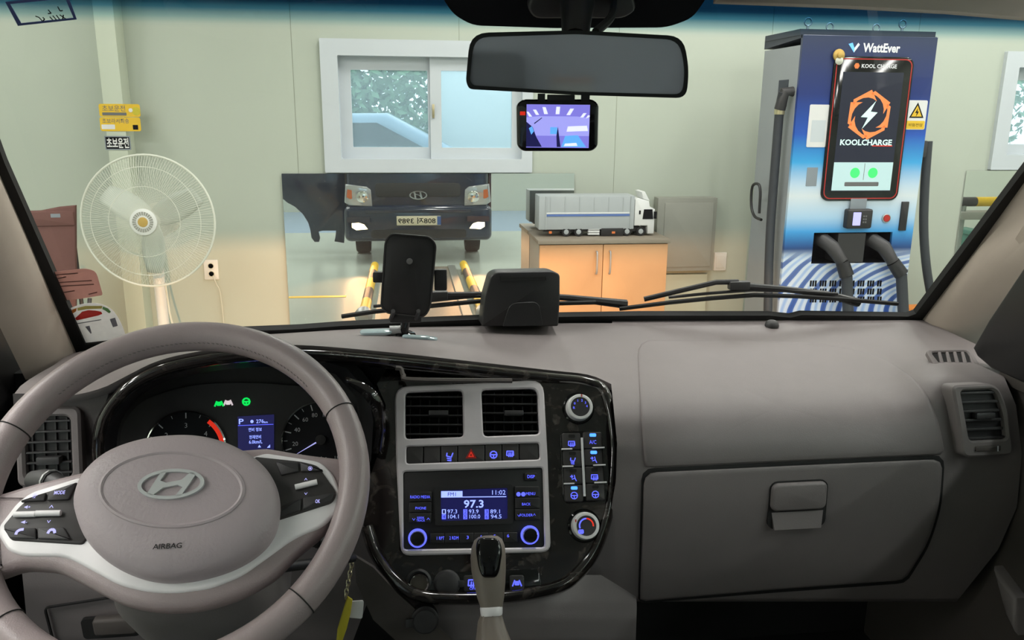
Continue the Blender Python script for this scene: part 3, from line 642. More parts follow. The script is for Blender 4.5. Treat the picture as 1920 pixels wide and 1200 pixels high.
G(QF).add([(QU0, QT-0.02, -0.012), (QU1, QT-0.02, -0.012), (QU1, QH+0.01, -QD-0.01), (QU0, QH+0.01, -QD-0.01), (QU0, QT-0.001, -0.012), (QU1, QT-0.001, -0.012), (QU1, QT+0.02, -QD-0.01), (QU0, QT+0.02, -QD-0.01)], [(0, 1, 2, 3), (4, 5, 6, 7), (0, 1, 5, 4), (2, 3, 7, 6), (0, 3, 7, 4), (1, 2, 6, 5)]).build('roof', 'charger_top', t, 0)
for (px, py) in ((1514, 55), (1556, 50), (1643, 52), (1692, 50)):
    w_ = -0.12 if px < 1530 or px > 1680 else -0.36
    u, v = QF.uv(px, py, w_); u = min(max(u, QU0+0.04), QU1-0.04); z0 = QT+0.033
    g = G(QF); g.tube([(u+0.022*math.cos(k*math.pi/8), z0+0.045+0.022*math.sin(k*math.pi/8), w_) for k in range(16)], 0.005, 6, True); g.tube([(u, z0-0.01, w_), (u, z0+0.024, w_)], 0.009, 8); g.build('eye_bolt', 'dusty_metal', t)
# screen
so = QF.rect(1550, 106, 1697, 376)
def skew(r, r_=0.04): return rrect(*r, r_, 6)
sb = G(QF).prism(skew(so, 0.05), 0.0, 0.014, 0.006).build('screen_bezel', 'black_gloss', t)
ii = (so[0]+0.012, so[1]+0.012, so[2]-0.012, so[3]-0.012); i4 = (so[0]+0.018, so[1]+0.018, so[2]-0.018, so[3]-0.018)
G(QF).ring(skew(ii, 0.042), skew(i4, 0.038), 0.014, 0.0148).build('red_outline', 'red_paint', sb, 0)
SW, SH = so[2]-so[0], so[3]-so[1]
def su(k): return so[0]+SW*k
def sv(k): return so[1]+SH*k
scr = G(QF).box((su(0.12), sv(0.07), 0.014), (su(0.88), sv(0.895), 0.0150)).build('display', 'screen_dark', t, 0)
cu, cv, R0 = su(0.5), sv(0.605), SW*0.245
for k in range(6):
    a0 = math.pi/3*k+math.pi/6; pts = []
    a1 = a0+rad(60)
    A = (cu+R0*1.18*math.cos(a0), cv+R0*1.18*math.sin(a0)); B = (cu+R0*1.14*math.cos(a1-rad(9)), cv+R0*1.14*math.sin(a1-rad(9)))
    pts = [A, B]
    for j in range(6): aa = a1+rad(2)-rad(88)*j/5; rr_ = R0*(1.0-0.28*j/5); pts.append((cu+rr_*math.cos(aa), cv+rr_*math.sin(aa)))
    G(QF).prism(pts, 0.0150, 0.0154).build('logo_segment', 'screen_orange', scr, 0)
G(QF).prism([(cu+R0*x, cv+R0*y) for x, y in ((0.28, 0.66), (-0.42, -0.10), (-0.06, -0.12), (-0.30, -0.66), (0.42, 0.12), (0.06, 0.16))], 0.0150, 0.0154).build('logo_bolt', 'screen_pale', scr, 0)
G(QF).text('KOOLCHARGE', su(0.5), sv(0.415), SH*0.042, 0.0151, width=SW*0.66, bold=0.03).build('screen_title', 'screen_pale', scr, 0)
G(QF).box((su(0.58), sv(0.388), 0.0150), (su(0.84), sv(0.394), 0.0153)).build('screen_underline', 'glow_red', scr, 0)
G(QF).text('KOOL CHARGE', su(0.56), sv(0.936), SH*0.027, 0.0142, width=SW*0.44, bold=0.02).build('bezel_lettering', 'dial_white', sb, 0)
G(QF).prism(circle(su(0.28), sv(0.936), SW*0.035, 6), 0.0142, 0.0146).build('bezel_logo', 'orange_print', sb, 0)
mp = G(QF).box((su(0.12), sv(0.075), 0.0150), (su(0.88), sv(0.275), 0.0153)).build('menu_panel', 'screen_mint', scr, 0)
for k in (0.40, 0.63): G(QF).prism(circle(su(k), sv(0.200), SW*0.062, 24), 0.0153, 0.0156).build('menu_button', 'screen_green', scr, 0)
G(QF).prism(rrect(su(0.28), sv(0.105), su(0.72), sv(0.135), 0.006), 0.0153, 0.0156).build('menu_bar', 'ink_grey', scr, 0)
G(QF).box((su(0.513), sv(0.15), 0.0153), (su(0.519), sv(0.268), 0.0156)).build('menu_divider', 'ink_grey', scr, 0)
# lettering and stickers on the panel
lg = QF.uv(1601, 89); L2 = QF.uv(1653, 90)
G(QF).text('WattEver', *L2, 0.052, 0.0004, width=QF.uv(1688, 90)[0]-QF.uv(1618, 90)[0], bold=0.035).build('brand_lettering', 'dial_white', t, 0)
s_ = 0.035
G(QF).prism([(lg[0]-s_, lg[1]+s_*.55), (lg[0]-s_*.3, lg[1]+s_*.75), (lg[0]+s_*.1, lg[1]-s_*.1), (lg[0]+s_*0.1, lg[1]-s_*.8)], 0.0, 0.0012).build('brand_mark', 'screen_cyan', t, 0)
G(QF).prism([(lg[0]+s_*0.1, lg[1]-s_*.8), (lg[0]+s_*.1, lg[1]-s_*.1), (lg[0]+s_*.7, lg[1]+s_*.75), (lg[0]+s_, lg[1]+s_*.45)], 0.0, 0.0012).build('brand_mark', 'dial_white', t, 0)
r = QF.rect(1515, 196, 1551, 276); st = G(QF).prism(rrect(*r, 0.008), 0.0, 0.003).build('notice_card', 'white_paper', t)
G(QF).prism(rrect(r[0]+0.02, r[1]+0.03, r[2]-0.012, r[3]-0.09, 0.003), 0.003, 0.0034).build('notice_print', 'white_vinyl', st, 0)
r = QF.rect(1512, 314, 1532, 349); G(QF).prism(rrect(*r, 0.003), 0.0, 0.0015).build('small_sticker', 'grey_sheet', t, 0)
r = QF.rect(1700, 188, 1736, 243); st = G(QF).prism(rrect(*r, 0.01), 0.0, 0.003).build('warning_sticker', 'white_paper', t)
wu, wv_ = r[2]-r[0], r[3]-r[1]
G(QF).prism(rrect(r[0]+0.003, r[1]+0.003, r[2]-0.003, r[1]+wv_*0.30, 0.006), 0.003, 0.0034).build('caption_band', 'yellow_sheet', st, 0)
G(QF).text('위험전압', (r[0]+r[2])/2, r[1]+wv_*0.16, wv_*0.11, 0.0036, width=wu*0.75).build('caption_lettering', 'ink_black', st, 0)
tri = [(r[0]+wu*0.12, r[1]+wv_*0.40), (r[0]+wu*0.88, r[1]+wv_*0.40), (r[0]+wu*0.5, r[1]+wv_*0.93)]
G(QF).prism(tri, 0.003, 0.0034).build('warning_triangle', 'ink_black', st, 0); G(QF).prism(inset(tri, 0.008), 0.0034, 0.0038).build('triangle_fill', 'yellow_sheet', st, 0)
c_ = (r[0]+wu*0.5, r[1]+wv_*0.58)
G(QF).prism([(c_[0]+x*wu*.12, c_[1]+y*wv_*.17) for x, y in ((0.3, 1), (-0.8, -0.1), (-0.05, -0.05), (-0.3, -0.9), (0.8, 0.25), (0.1, 0.2))], 0.0038, 0.0042).build('triangle_bolt', 'ink_black', st, 0)
# round mascot-free ornament, card reader, buttons
u, v = QF.uv(1570, 108)
G(QF).box((QU0-0.004, QT-0.004, -QD), (QU1+0.004, QT+0.030, -0.035)).build('rain_cap', 'charger_top', t, 0)
orn = thing('hat_ornament', 'tiny straw hat ornament on the corner of the charger screen', 'ornament', QF.pt((u, v-0.03, 0.02)))
G(QF).lathe([(0.036, 0.0), (0.034, 0.006), (0.018, 0.010), (0.016, 0.022), (0.0, 0.026)], (u, v+0.012, 0.0145), 18).build('hat', 'gold', orn)
G(QF).lathe([(0.022, 0.0), (0.024, 0.008), (0.012, 0.018), (0.0, 0.02)], (u+0.003, v-0.018, 0.0145), 14).build('body', 'cream_plastic', orn)
r = QF.rect(1582, 391, 1629, 427); rd = G(QF).prism(rrect(*r, 0.012), 0.0, 0.045, 0.01).build('card_reader', 'black_plastic', t)
G(QF).prism(rrect(r[0]+0.035, r[1]+0.02, r[0]+0.085, r[3]-0.018, 0.003), 0.045, 0.047).build('reader_screen', 'glow_violet', rd, 0)
for k in range(6): G(QF).box((r[0]+0.10+0.014*(k % 2), r[1]+0.035+0.018*(k//2), 0.045), (r[0]+0.109+0.014*(k % 2), r[1]+0.045+0.018*(k//2), 0.048)).build('reader_key', 'ink_grey', rd, 0)
r = QF.rect(1592, 372, 1622, 392); G(QF).box((r[0], r[1], 0.0145), (r[2], r[3], 0.016)).build('paper_label', 'grey_sheet', t, 0)
u, v = QF.uv(1661, 409); bt = G(QF).lathe([(0.028, 0.0), (0.028, 0.008), (0.023, 0.010), (0.021, 0.006)], (u, v, 0), 20).build('button_collar', 'dusty_metal', t); G(QF).lathe([(0.021, 0.006), (0.020, 0.012), (0.0, 0.014)], (u, v, 0), 18).build('push_button', 'red_paint', bt)
r = QF.rect(1687, 378, 1700, 432); G(QF).prism(rrect(*r, 0.003), 0.0, 0.012, 0.002).build('lamp_strip', 'black_plastic', t)
# holster pocket, plugs, cables
g = G(QF); g.box((pk[0], pk[1], -0.16), (pk[2], pk[3], -0.155)); g.box((pk[0], pk[3]-0.003, -0.16), (pk[2], pk[3], -0.02)); g.box((pk[0], pk[1], -0.16), (pk[2], pk[1]+0.003, -0.02)); g.box((pk[0], pk[1], -0.16), (pk[0]+0.003, pk[3], -0.02)); g.box((pk[2]-0.003, pk[1], -0.16), (pk[2], pk[3], -0.02))
g.build('holster_pocket', 'ink_black', t, 0)
r = QF.rect(1571, 438, 1622, 492); G(QF).box((r[0], r[1], -0.15), (r[2], r[3], -0.008)).build('pocket_divider', 'charcoal_plastic', t, 0)
def plug(px, pts, label):
    P = [QF.uv(*p) for p in pts]
    t2 = thing('charging_plug', label, 'plug', QF.pt((P[0][0], P[-1][1], 0.02)), 'plugs holstered in the charger')
    G(QF).tube([(P[0][0], P[0][1], -0.13), (P[0][0], P[0][1], -0.02), (P[1][0], P[1][1], 0.03), (P[2][0], P[2][1], 0.06)], [0.040, 0.045, 0.045, 0.036], 12).build('handle', 'charcoal_plastic', t2)
    G(QF).tube([(P[2][0], P[2][1], 0.06), (P[3][0], P[3][1], 0.075)], [0.040, 0.044], 12).build('collar', 'black_plastic', t2)
    G(QF).tube([(P[3][0], P[3][1], 0.075), (P[4][0], P[4][1], 0.08), (P[4][0]+0.01, 0.25, 0.12)], 0.033, 12).build('cable', 'cable_black', t2)
plug(0, [(1547, 452), (1556, 462), (1570, 488), (1576, 513), (1578, 580)], 'charging plug in the left half of the black holster')
plug(0, [(1641, 452), (1652, 462), (1664, 488), (1677, 510), (1680, 580)], 'charging plug in the right half of the black holster')
# vent slots low on the panel
for (x0, n_) in ((1519, 14), (1590, 14)):
    for row in range(3):
        for k in range(n_):
            if k % 4 == 3: continue
            a_ = QF.uv(x0+4.6*k, 526+15*row); b_ = QF.uv(x0+4.6*k+2.2, 537+15*row)
            G(QF).box((a_[0], b_[1], 0.0), (b_[0], a_[1], 0.0012)).build('vent_slot', 'ink_black', t, 0)
# side recess, hose and cable hooks
SFm = Frame((QU0, QY, 0), (0, -1, 0), (0, 0, 1), (-1, 0, 0))
def sideuv(px, py): return SFm.uv(px, py)
r = SFm.rect(1459, 150, 1477, 200); G(SFm).prism(rrect(*r, 0.004), 0.0, 0.002).build('side_recess', 'charger_top', t, 0)
h = thing('charging_hose', 'thick black hose hanging on the near side of the charger', 'hose', QF.pt((QU0-0.1, 0.3, -0.2)))
hp = [SFm.uv(px, py, 0.06) for px, py in ((1468, 172), (1462, 205), (1454, 300), (1445, 420), (1441, 520), (1439, 640))]
G(SFm).tube(catmull([(p[0], p[1], 0.06) for p in hp], 5), 0.027, 12).build('hose', 'cable_black', h)
G(SFm).tube([(hp[0][0], hp[0][1], -0.02), (hp[0][0], hp[0][1], 0.05), (hp[1][0], hp[1][1], 0.06)], 0.034, 12).build('hose_elbow', 'charcoal_plastic', h)
q = Vector((hp[1][0], hp[1][1], 0.06)); q2 = Vector((hp[1][0]*0.97+hp[2][0]*0.03, hp[1][1]*0.9+hp[2][1]*0.1, 0.06))
G(SFm).tube([q, q2], 0.031, 12).build('ferrule', 'brass', h)
hk = [SFm.uv(px, py, 0.06) for px, py in ((1436, 412), (1423, 405), (1417, 385), (1419, 350), (1430, 345), (1434, 360), (1432, 400))]
G(SFm).tube(catmull([(p[0], p[1], 0.09) for p in hk], 4), 0.009, 8).build('cable_hook', 'black_plastic', t)
G(QF).bbox((QU1, QF.uv(1735, 280)[1]-0.05, -0.16), (QU1+0.05, QF.uv(1735, 280)[1]+0.05, -0.04), 0.008).build('hose_outlet', 'charcoal_plastic', t)
h2 = thing('charging_hose', 'black hose hanging on the far side of the charger by the mirror sheet', 'hose', QF.pt((QU1+0.1, 0.3, -0.1)))
hp = [QF.uv(px, py, -0.1) for px, py in ((1740, 265), (1734, 350), (1732, 430), (1737, 500), (1748, 570), (1756, 640))]
G(QF).tube(catmull([(max(p[0], QU1+0.035), p[1], -0.1) for p in hp], 5), 0.027, 12).build('hose', 'cable_black', h2)
# orange rail behind the charger
a_ = at(1698, 578, 5.2); b_ = at(1760, 592, 5.2)
tag(G().bbox((a_.x-0.3, 5.2, 0.0), (b_.x+0.5, 5.32, a_.z), 0.01).build('orange_barrier', 'orange_paint'), 'orange barrier block beside the foot of the charger', 'barrier')
# things at the right side of the garage that the mirror sheet shows
bm1 = thing('barrier_rail', 'black and yellow barrier rail shown in the small mirror sheet', 'barrier', (5.6, 3.4, 0))
ra_, rb_, rc_, rd_ = [at(px, py, 2*WALL_Y-3.4) for px, py in ((1790, 372), (1826, 380), (1864, 388), (1960, 404))]
for a_, b_, mt in ((ra_, rb_, 'charcoal_plastic'), (rb_, rc_, 'yellow_paint'), (rc_, rd_, 'charcoal_plastic')): G().tube([(a_.x, 3.4, 0.80), (b_.x, 3.4, 0.80)], 0.05, 12).build('sleeve', mt, bm1)
for x in (ra_.x+0.1, rd_.x-0.1): G().tube([(x, 3.4, 0.0), (x, 3.4, 0.80)], 0.03, 10).build('post', 'rail_steel', bm1)
G().bbox((ra_.x, 3.3, 0.62), (rd_.x, 3.5, 0.70), 0.01).build('lower_beam', 'steel_grey', bm1)
bg = thing('wheeled_bin', 'dark green bin shown in the small mirror sheet', 'bin', (5.6, 2.8, 0)); g0, g1 = at(1812, 430, 2*WALL_Y-2.8), at(1870, 470, 2*WALL_Y-2.8)
G().bbox((g0.x, 2.6, 0.0), (6.50, 3.0, g0.z-0.05), 0.02).build('body', 'bin_green', bg); G().bbox((g0.x-0.03, 2.57, g0.z-0.05), (6.53, 3.03, g0.z), 0.01).build('lid', 'bin_green', bg)
# floor guides between the wall and the truck, seen in the big mirror
def guide(x, label):
    t = thing('wheel_guide', label, 'wheel guide', (x, 3.7, 0), 'wheel guides on the garage floor')
    n = 5; y0 = 2.2; L = 2.5/n
    for k in range(n): G().tube([(x, y0+L*k, 0.06), (x, y0+L*(k+1), 0.06)], 0.045, 12).build('sleeve', ('yellow_paint', 'charcoal_plastic')[k % 2], t)
    G(Frame((x, y0+2.5, 0.06), (1, 0, 0), (0, 0, 1), (0, 1, 0))).lathe([(0.03, -0.02), (0.07, 0.0), (0.075, 0.06), (0.04, 0.12), (0, 0.13)], n=14).build('end_ball', 'dusty_metal', t)
    for yy in (2.5, 4.4): G().box((x-0.05, yy-0.03, 0), (x+0.05, yy+0.03, 0.03)).build('foot', 'rail_steel', t, 0)
guide(-0.38, 'black and yellow wheel guide on the driver side of the floor plate')
guide(0.62, 'black and yellow wheel guide on the cabinet side of the floor plate')
tag(G().box((-0.25, 2.0, 0.0), (0.45, 5.6, 0.006)).build('floor_plate', 'plate_brown', smooth=0), 'brown floor plate between the wheel guides', 'plate')
tag(G().box((0.45, 2.0, 0.0), (0.53, 5.6, 0.02)).build('floor_rail', 'rail_steel', smooth=0), 'bright steel rail along the brown floor plate', 'rail')
tag(G().box((-1.6, 3.6, 0.0), (-0.6, 3.68, 0.003)).build('floor_line', 'yellow_paint', smooth=0), 'yellow line painted across the garage floor', 'line')
# ---------------------------------------------------------------- outside the windows
tag(G().box((-14, WALL_Y+0.2, -0.06), (16, 30, -0.01)).build('yard', 'asphalt', smooth=0), 'grey asphalt yard outside the windows', 'yard', kind='structure')
def tree(x, y, z0, h, rx, rz, label, n=1500):
    t = thing('tree', label, 'tree', (x, y, 0), 'trees outside the windows')
    G().tube([(x, y, 0), (x+0.1, y, z0)], [0.16, 0.10], 8).build('trunk', 'bark', t)
    g = G()
    for k in range(n):
        a, b_, rr_ = random.uniform(0, 6.28), random.uniform(-1, 1), random.random()**0.33
        p = Vector((x+rx*rr_*math.cos(a)*math.sqrt(1-b_*b_), y+rx*0.6*rr_*math.sin(a)*math.sqrt(1-b_*b_), z0+h/2+rz*rr_*b_))
        d1 = Vector((random.uniform(-1, 1), random.uniform(-1, 1), random.uniform(-1, 1))).normalized()*random.uniform(0.06, 0.12); d2 = d1.orthogonal().normalized()*random.uniform(0.03, 0.06)
        g.add([p-d1, p+d2, p+d1, p-d2], [(0, 1, 2, 3)])
    g.build('crown', 'leaf_green', t, 0, kind='stuff')
tree(-1.5, 15.2, 0.5, 3.4, 2.6, 2.0, 'leafy green tree seen through the panes above the wall mirror', 9000)
tree(8.6, 13.0, 1.0, 3.0, 2.2, 1.7, 'leafy green tree seen through the window beside the charger', 3500)
def parked_car(x, y, L, label, paint, h=1.45):
    t = thing('parked_car', label, 'car', (x, y, 0), 'cars outside the windows')
    F_ = Frame((x, y, 0), (1, 0, 0), (0, 0, 1), (0, -1, 0)); k = L/4.6
    body = [(-2.3, 0.3), (-2.3, 0.75), (-2.15, 0.95), (-1.3, 1.0), (-0.6, h), (0.7, h+0.02), (1.5, 1.02), (2.2, 0.90), (2.3, 0.6), (2.3, 0.3)]
    G(F_).prism([(a*k, b_*k) for a, b_ in body], -0.85, 0.85, 0.12).build('body', paint, t)
    G(F_).prism([(a*k, b_*k) for a, b_ in [(-1.1, 1.02), (-0.55, h-0.08), (0.62, h-0.06), (1.25, 1.03)]], 0.84, 0.86).build('side_glass', 'black_gloss', t, 0)
    for wx in (-1.4, 1.4):
        for wz in (-0.85, 0.70): G(F_).lathe([(0.32, 0), (0.32, 0.18), (0.2, 0.19)], (wx*k, 0.32, wz), 18).build('wheel', 'black_rubber', t)
parked_car(-1.0, 9.4, 5.3, 'blue parked car behind the panes above the wall mirror', 'car_blue', 1.42)
parked_car(5.2, 10.0, 4.4, 'white parked car behind the window beside the charger', 'lorry_white')
t = thing('parked_lorry', 'white box lorry parked outside the main window', 'lorry', (3.0, 12.0, 0))
G().bbox((0.46, 11.0, 0.9), (4.3, 13.2, 2.75), 0.04).build('box_body', 'lorry_white', t); G().box((0.6, 11.2, 0.5), (4.9, 13.0, 0.9)).build('chassis', 'charcoal_plastic', t, 0)
for wx in (1.2, 3.6, 4.9): G(Frame((wx, 11.0, 0.42), (1, 0, 0), (0, 0, 1), (0, -1, 0))).lathe([(0.42, -0.3), (0.42, 0.0), (0.25, 0.01)], n=18).build('wheel', 'black_rubber', t)
G().bbox((4.35, 11.05, 0.6), (5.6, 13.1, 2.2), 0.1).build('cab', 'lorry_white', t)
struct(G().box((-12, 18.5, 0), (14, 18.7, 1.5)).build('wall_yard', 'lorry_white', smooth=0), 'pale yard wall far outside the windows')
# ================================================================ THE TRUCK: shell and outside
TX = 0.13                              # middle of the truck
v_ = Vector((0, -0.37, 0.58)).normalized(); u_ = Vector((1, 0, 0))
WS = Frame((TX, 1.47, 1.285), u_, v_, u_.cross(v_))          # windscreen plane, w looks into the cab
zb0, zb1 = WS.pt((*WS.uv(960, 64), 0)).z, WS.pt((*WS.uv(960, 7), 0)).z
glass_mat('windscreen_glass', (0.955, 0.965, 0.955), 0.018)
m = M['windscreen_glass']; nt = m.node_tree; tr = [n for n in nt.nodes if n.type == 'BSDF_TRANSPARENT'][0]
geo = nt.nodes.new('ShaderNodeNewGeometry'); sp = nt.nodes.new('ShaderNodeSeparateXYZ'); mr_ = nt.nodes.new('ShaderNodeMapRange'); mr_.inputs[1].default_value = zb0; mr_.inputs[2].default_value = zb1
rm = ramp(nt, [(0.0, (0.955, 0.965, 0.955)), (0.14, (0.88, 0.92, 0.93)), (0.36, (0.44, 0.62, 0.70)), (0.655, (0.06, 0.20, 0.33)), (0.80, (0.022, 0.10, 0.19)), (0.9, (0.006, 0.035, 0.09)), (1.0, (0.004, 0.025, 0.07))])
nt.links.new(geo.outputs['Position'], sp.inputs[0]); nt.links.new(sp.outputs[2], mr_.inputs[0]); nt.links.new(mr_.outputs[0], rm.inputs[0]); nt.links.new(rm.outputs[0], tr.inputs[0])
GLASS = [(-165, -90), (148, 668), (300, 645), (560, 628), (1000, 616), (1500, 614), (1722, 606), (2230, -90)]
struct(G(WS).add([(*p, 0) for p in WS.poly(GLASS)], [tuple(range(len(GLASS)))]).build('window_1', 'windscreen_glass', smooth=0), 'truck windscreen with a blue shade band along its top')
INN = [(-130, -90), (12, 300), (162, 640), (300, 624), (430, 616), (560, 611), (640, 605), (800, 597), (1000, 589), (1200, 586), (1440, 586), (1480, 590), (1500, 585), (1700, 588), (1714, 583), (1925, 302), (2195, -90)]
OUT = [(-165, -90), (-10, 300), (146, 668), (300, 650), (430, 640), (560, 632), (640, 628), (800, 622), (1000, 618), (1200, 616), (1440, 616), (1480, 616), (1500, 616), (1705, 612), (1730, 600), (1945, 310), (2230, -90)]
gi, go = WS.poly(INN), WS.poly(OUT)
gk = G(WS).loft([[(*p, -0.004) for p in go], [(*p, 0.010) for p in go], [(*p, 0.008) for p in gi], [(*p, -0.004) for p in gi]], close_v=True)
struct(gk.build('trim_1', 'black_rubber'), 'black rubber seal around the windscreen')
# pillars: trim sleeves that follow the glass edge and turn back along the doors
def pillar(name, a, b, turn, label):
    rows = []
    for (pa, pb) in zip(a, b):
        A = WS.pt((*WS.uv(*pa), 0.012)); Bq = at(pb[0], pb[1], A.y-turn*pb[2]); D = Bq-A
        n = D.cross(Vector((0, -0.37, 0.58))).normalized(); n = n if n.y < 0 else -n
        rows.append([A+Vector((0, 0.03, 0)), A, A+D*0.12+n*0.012, A+D*0.35+n*0.020, A+D*0.65+n*0.018, A+D*0.9+n*0.006, Bq, Bq+Vector((0, 0.06, 0)) ])
    return struct(G().loft(rows).build(name, 'pillar_trim', smooth=60), label)
pillar('pillar_right', [(1716, 606), (1762, 545), (1830, 455), (1925, 322), (2100, 90), (2200, -60)], [(1838, 648, 0.9), (1866, 600, 0.95), (1905, 535, 1.0), (1990, 400, 1.0), (2170, 150, 1.0), (2290, -60, 1)], 0.10, 'taupe pillar trim on the passenger side of the windscreen')
pillar('pillar_left', [(150, 664), (105, 560), (60, 450), (-5, 300), (-60, 170), (-150, -60)], [(48, 712, 0.9), (-2, 610, 0.95), (-60, 500, 1.0), (-130, 380, 1.0), (-220, 210, 1.0), (-330, -60, 1)], 0.12, 'taupe pillar trim on the driver side of the windscreen')
HX0, HX1 = TX-0.84, TX+0.84
# roof lining and the sun visor edge at the top right corner
hd = G(); ya = WS.pt((0, WS.uv(960, -70)[1], 0)); y0, z0 = ya.y, ya.z
hd.bbox((HX0, -0.65, z0+0.02), (HX1, y0+0.02, z0+0.07), 0.01)
struct(hd.build('headliner', 'headliner_cloth'), 'pale roof lining of the cab')
vs = [WS.pt((*WS.uv(px, py), 0.02)) for px, py in ((1330, -12), (1560, -3), (1760, 8), (1925, 22), (2100, 40))]
vt = [p+Vector((0, -0.03, 0.10)) for p in vs]; vm = [p+Vector((0, -0.02, 0.0)) for p in vs]
struct(G().loft([vs, vm, vt], ).build('trim_2', 'pillar_trim', thick=0.008), 'edge of the roof trim above the windscreen corner')
DF = Frame((TX+0.79, 0, 0), (0, 1, 0), (0, 0, 1), (-1, 0, 0))          # passenger door inside
DFL = Frame((TX-0.80, 0, 0), (0, 1, 0), (0, 0, 1), (1, 0, 0))
dr = thing('door_2', 'dark grey passenger door trim beside the dashboard', None, (TX+0.80, 0.3, 0.7), kind='structure')
dl_ = lambda px, py: DF.uv(px, py)
top = DF.uv(1850, 655)
G(DF).prism([(1.40, 0.62), (1.40, 1.00), (1.20, 1.10), (1.13, top[1]-0.03), (0.9, top[1]-0.025), (-0.55, top[1]-0.03), (-0.55, 0.62)], -0.06, 0.0, 0.012).build('door_card', 'dash_plastic_dark', dr)
G(DF).bbox((-0.5, top[1]-0.04, -0.055), (1.12, top[1]-0.014, 0.010), 0.008).build('window_sill', 'dash_plastic_dark', dr)
G(DF).bbox((-0.4, 0.98, 0.0), (0.75, 1.03, 0.06), 0.015).build('armrest', 'dash_plastic_dark', dr)
ar = [DF.uv(px, py) for px, py in ((1880, 1060), (1925, 1120), (1925, 1190), (1905, 1150))]
G(DF).prism(ar, -0.002, 0.02, 0.006).build('door_pocket_edge', 'dash_plastic', dr)
q = [DF.uv(px, py) for px, py in ((1838, 652), (1868, 600), (1930, 508), (1975, 440), (1990, 722), (1930, 716), (1872, 690), (1846, 668))]
G(DF).prism(q, -0.02, 0.014, 0.004).build('quarter_trim', 'black_plastic', dr)
G(DF).add([(-0.5, top[1], -0.03), (1.0, top[1], -0.03), (0.75, z0, -0.03), (-0.5, z0, -0.03)], [(0, 1, 2, 3)]).build('door_glass', 'window_glass', dr, 0)
struct(G().box((TX-0.86, 0.78, 0.60), (TX-0.82, 1.45, 1.22)).build('wall_kick', 'black_plastic', smooth=0), 'black side panel of the driver footwell')
q = [DFL.uv(px, py) for px, py in ((50, 716), (0, 612), (-60, 505), (-110, 505), (-70, 770), (6, 770), (30, 735))]
struct(G(DFL).prism(q, -0.01, 0.012).build('trim_3', 'black_plastic', smooth=0), 'black quarter trim at the foot of the driver side pillar')
# footwell, bulkhead, rear panel
struct(G().box((HX0, -0.65, 0.60), (HX1, 1.42, 0.64)).build('floor_cab', 'black_rubber', smooth=0), 'dark rubber floor of the cab')
struct(G().box((HX0, 1.40, 0.62), (HX1, 1.44, 1.25)).build('bulkhead', 'black_rubber', smooth=0), 'dark bulkhead behind the dashboard')
rp = thing('wall_cab', 'grey rear panel of the cab behind the seats', None, (TX, -0.62, 0.64), kind='structure')
G(facing((TX, -0.60, 0))).plate([(-0.82, 0.62), (0.82, 0.62), (0.82, 1.96), (-0.82, 1.96)], [], -0.04, 0.0).build('rear_panel', 'cab_grey', rp, 0)
G(facing((TX, -0.60, 0))).bbox((-0.6, 1.30, -0.050), (0.6, 1.80, -0.0395), 0.004).build('rear_pad', 'cab_grey', rp)
for sx, nm in ((-0.38, 'driver seat with a tall backrest behind the steering wheel'), (0.40, 'passenger seat facing the glove box')):
    x = TX+sx; s_ = thing('cab_seat', 'dark cloth ' + nm, 'seat', (x, -0.25, 0.64), 'seats in the cab')
    G().bbox((x-0.24, -0.34, 0.64), (x+0.24, 0.14, 0.98), 0.05).build('cushion', 'seat_cloth', s_)
    G(Frame((x, -0.36, 0.95), (1, 0, 0), (0, -0.17, 0.985), (0, -0.985, -0.17))).bbox((-0.23, 0, -0.06), (0.23, 0.56, 0.06), 0.04).build('backrest', 'seat_cloth', s_)
    G(Frame((x, -0.47, 1.52), (1, 0, 0), (0, -0.1, 1), (0, -1, -0.1))).bbox((-0.13, 0.02, -0.045), (0.13, 0.17, 0.045), 0.03).build('headrest', 'seat_cloth', s_)
# ---------------------------------------------------------------- outside of the truck (seen in the wall mirror)
FY = 1.62
EF = Frame((TX, FY, 0), (-1, 0, 0), (0, 0, 1), (0, 1, 0))
tk = thing('truck', 'dark blue truck front reflected in the wall mirror', 'truck', (TX, 0.5, 0))
G(EF).prism(rrect(-0.83, 0.58, 0.83, 1.24, 0.08), -0.12, 0.0, 0.05).build('front_panel', 'truck_paint', tk)
bm_ = G(EF).prism(rrect(-0.87, 0.26, 0.87, 0.68, 0.07), -0.16, 0.07, 0.06).build('bumper', 'truck_paint', tk)
G(EF).prism(rrect(-0.56, 0.30, 0.56, 0.40, 0.03), 0.07, 0.074).build('air_intake', 'truck_black', bm_, 0)
G(EF).bbox((-0.62, 0.60, 0.055), (0.62, 0.635, 0.085), 0.008).build('bumper_crease', 'truck_paint', bm_)
G(EF).prism(rrect(-0.5, 0.78, 0.5, 0.94, 0.04), 0.0, 0.012, 0.004).build('grille', 'truck_black', tk)
e = G(EF); e.ring(circle(0, 0.80, 0.105, 28, 0.052), circle(0, 0.80, 0.09, 28, 0.040), 0.012, 0.022)
e.prism([(-0.05, 0.765), (-0.03, 0.765), (-0.012, 0.795), (0.03, 0.805), (0.022, 0.765), (0.042, 0.765), (0.058, 0.835), (0.038, 0.835), (0.028, 0.815), (-0.02, 0.80), (-0.012, 0.835), (-0.032, 0.835)], 0.012, 0.021)
e.build('front_emblem', 'chrome', tk)
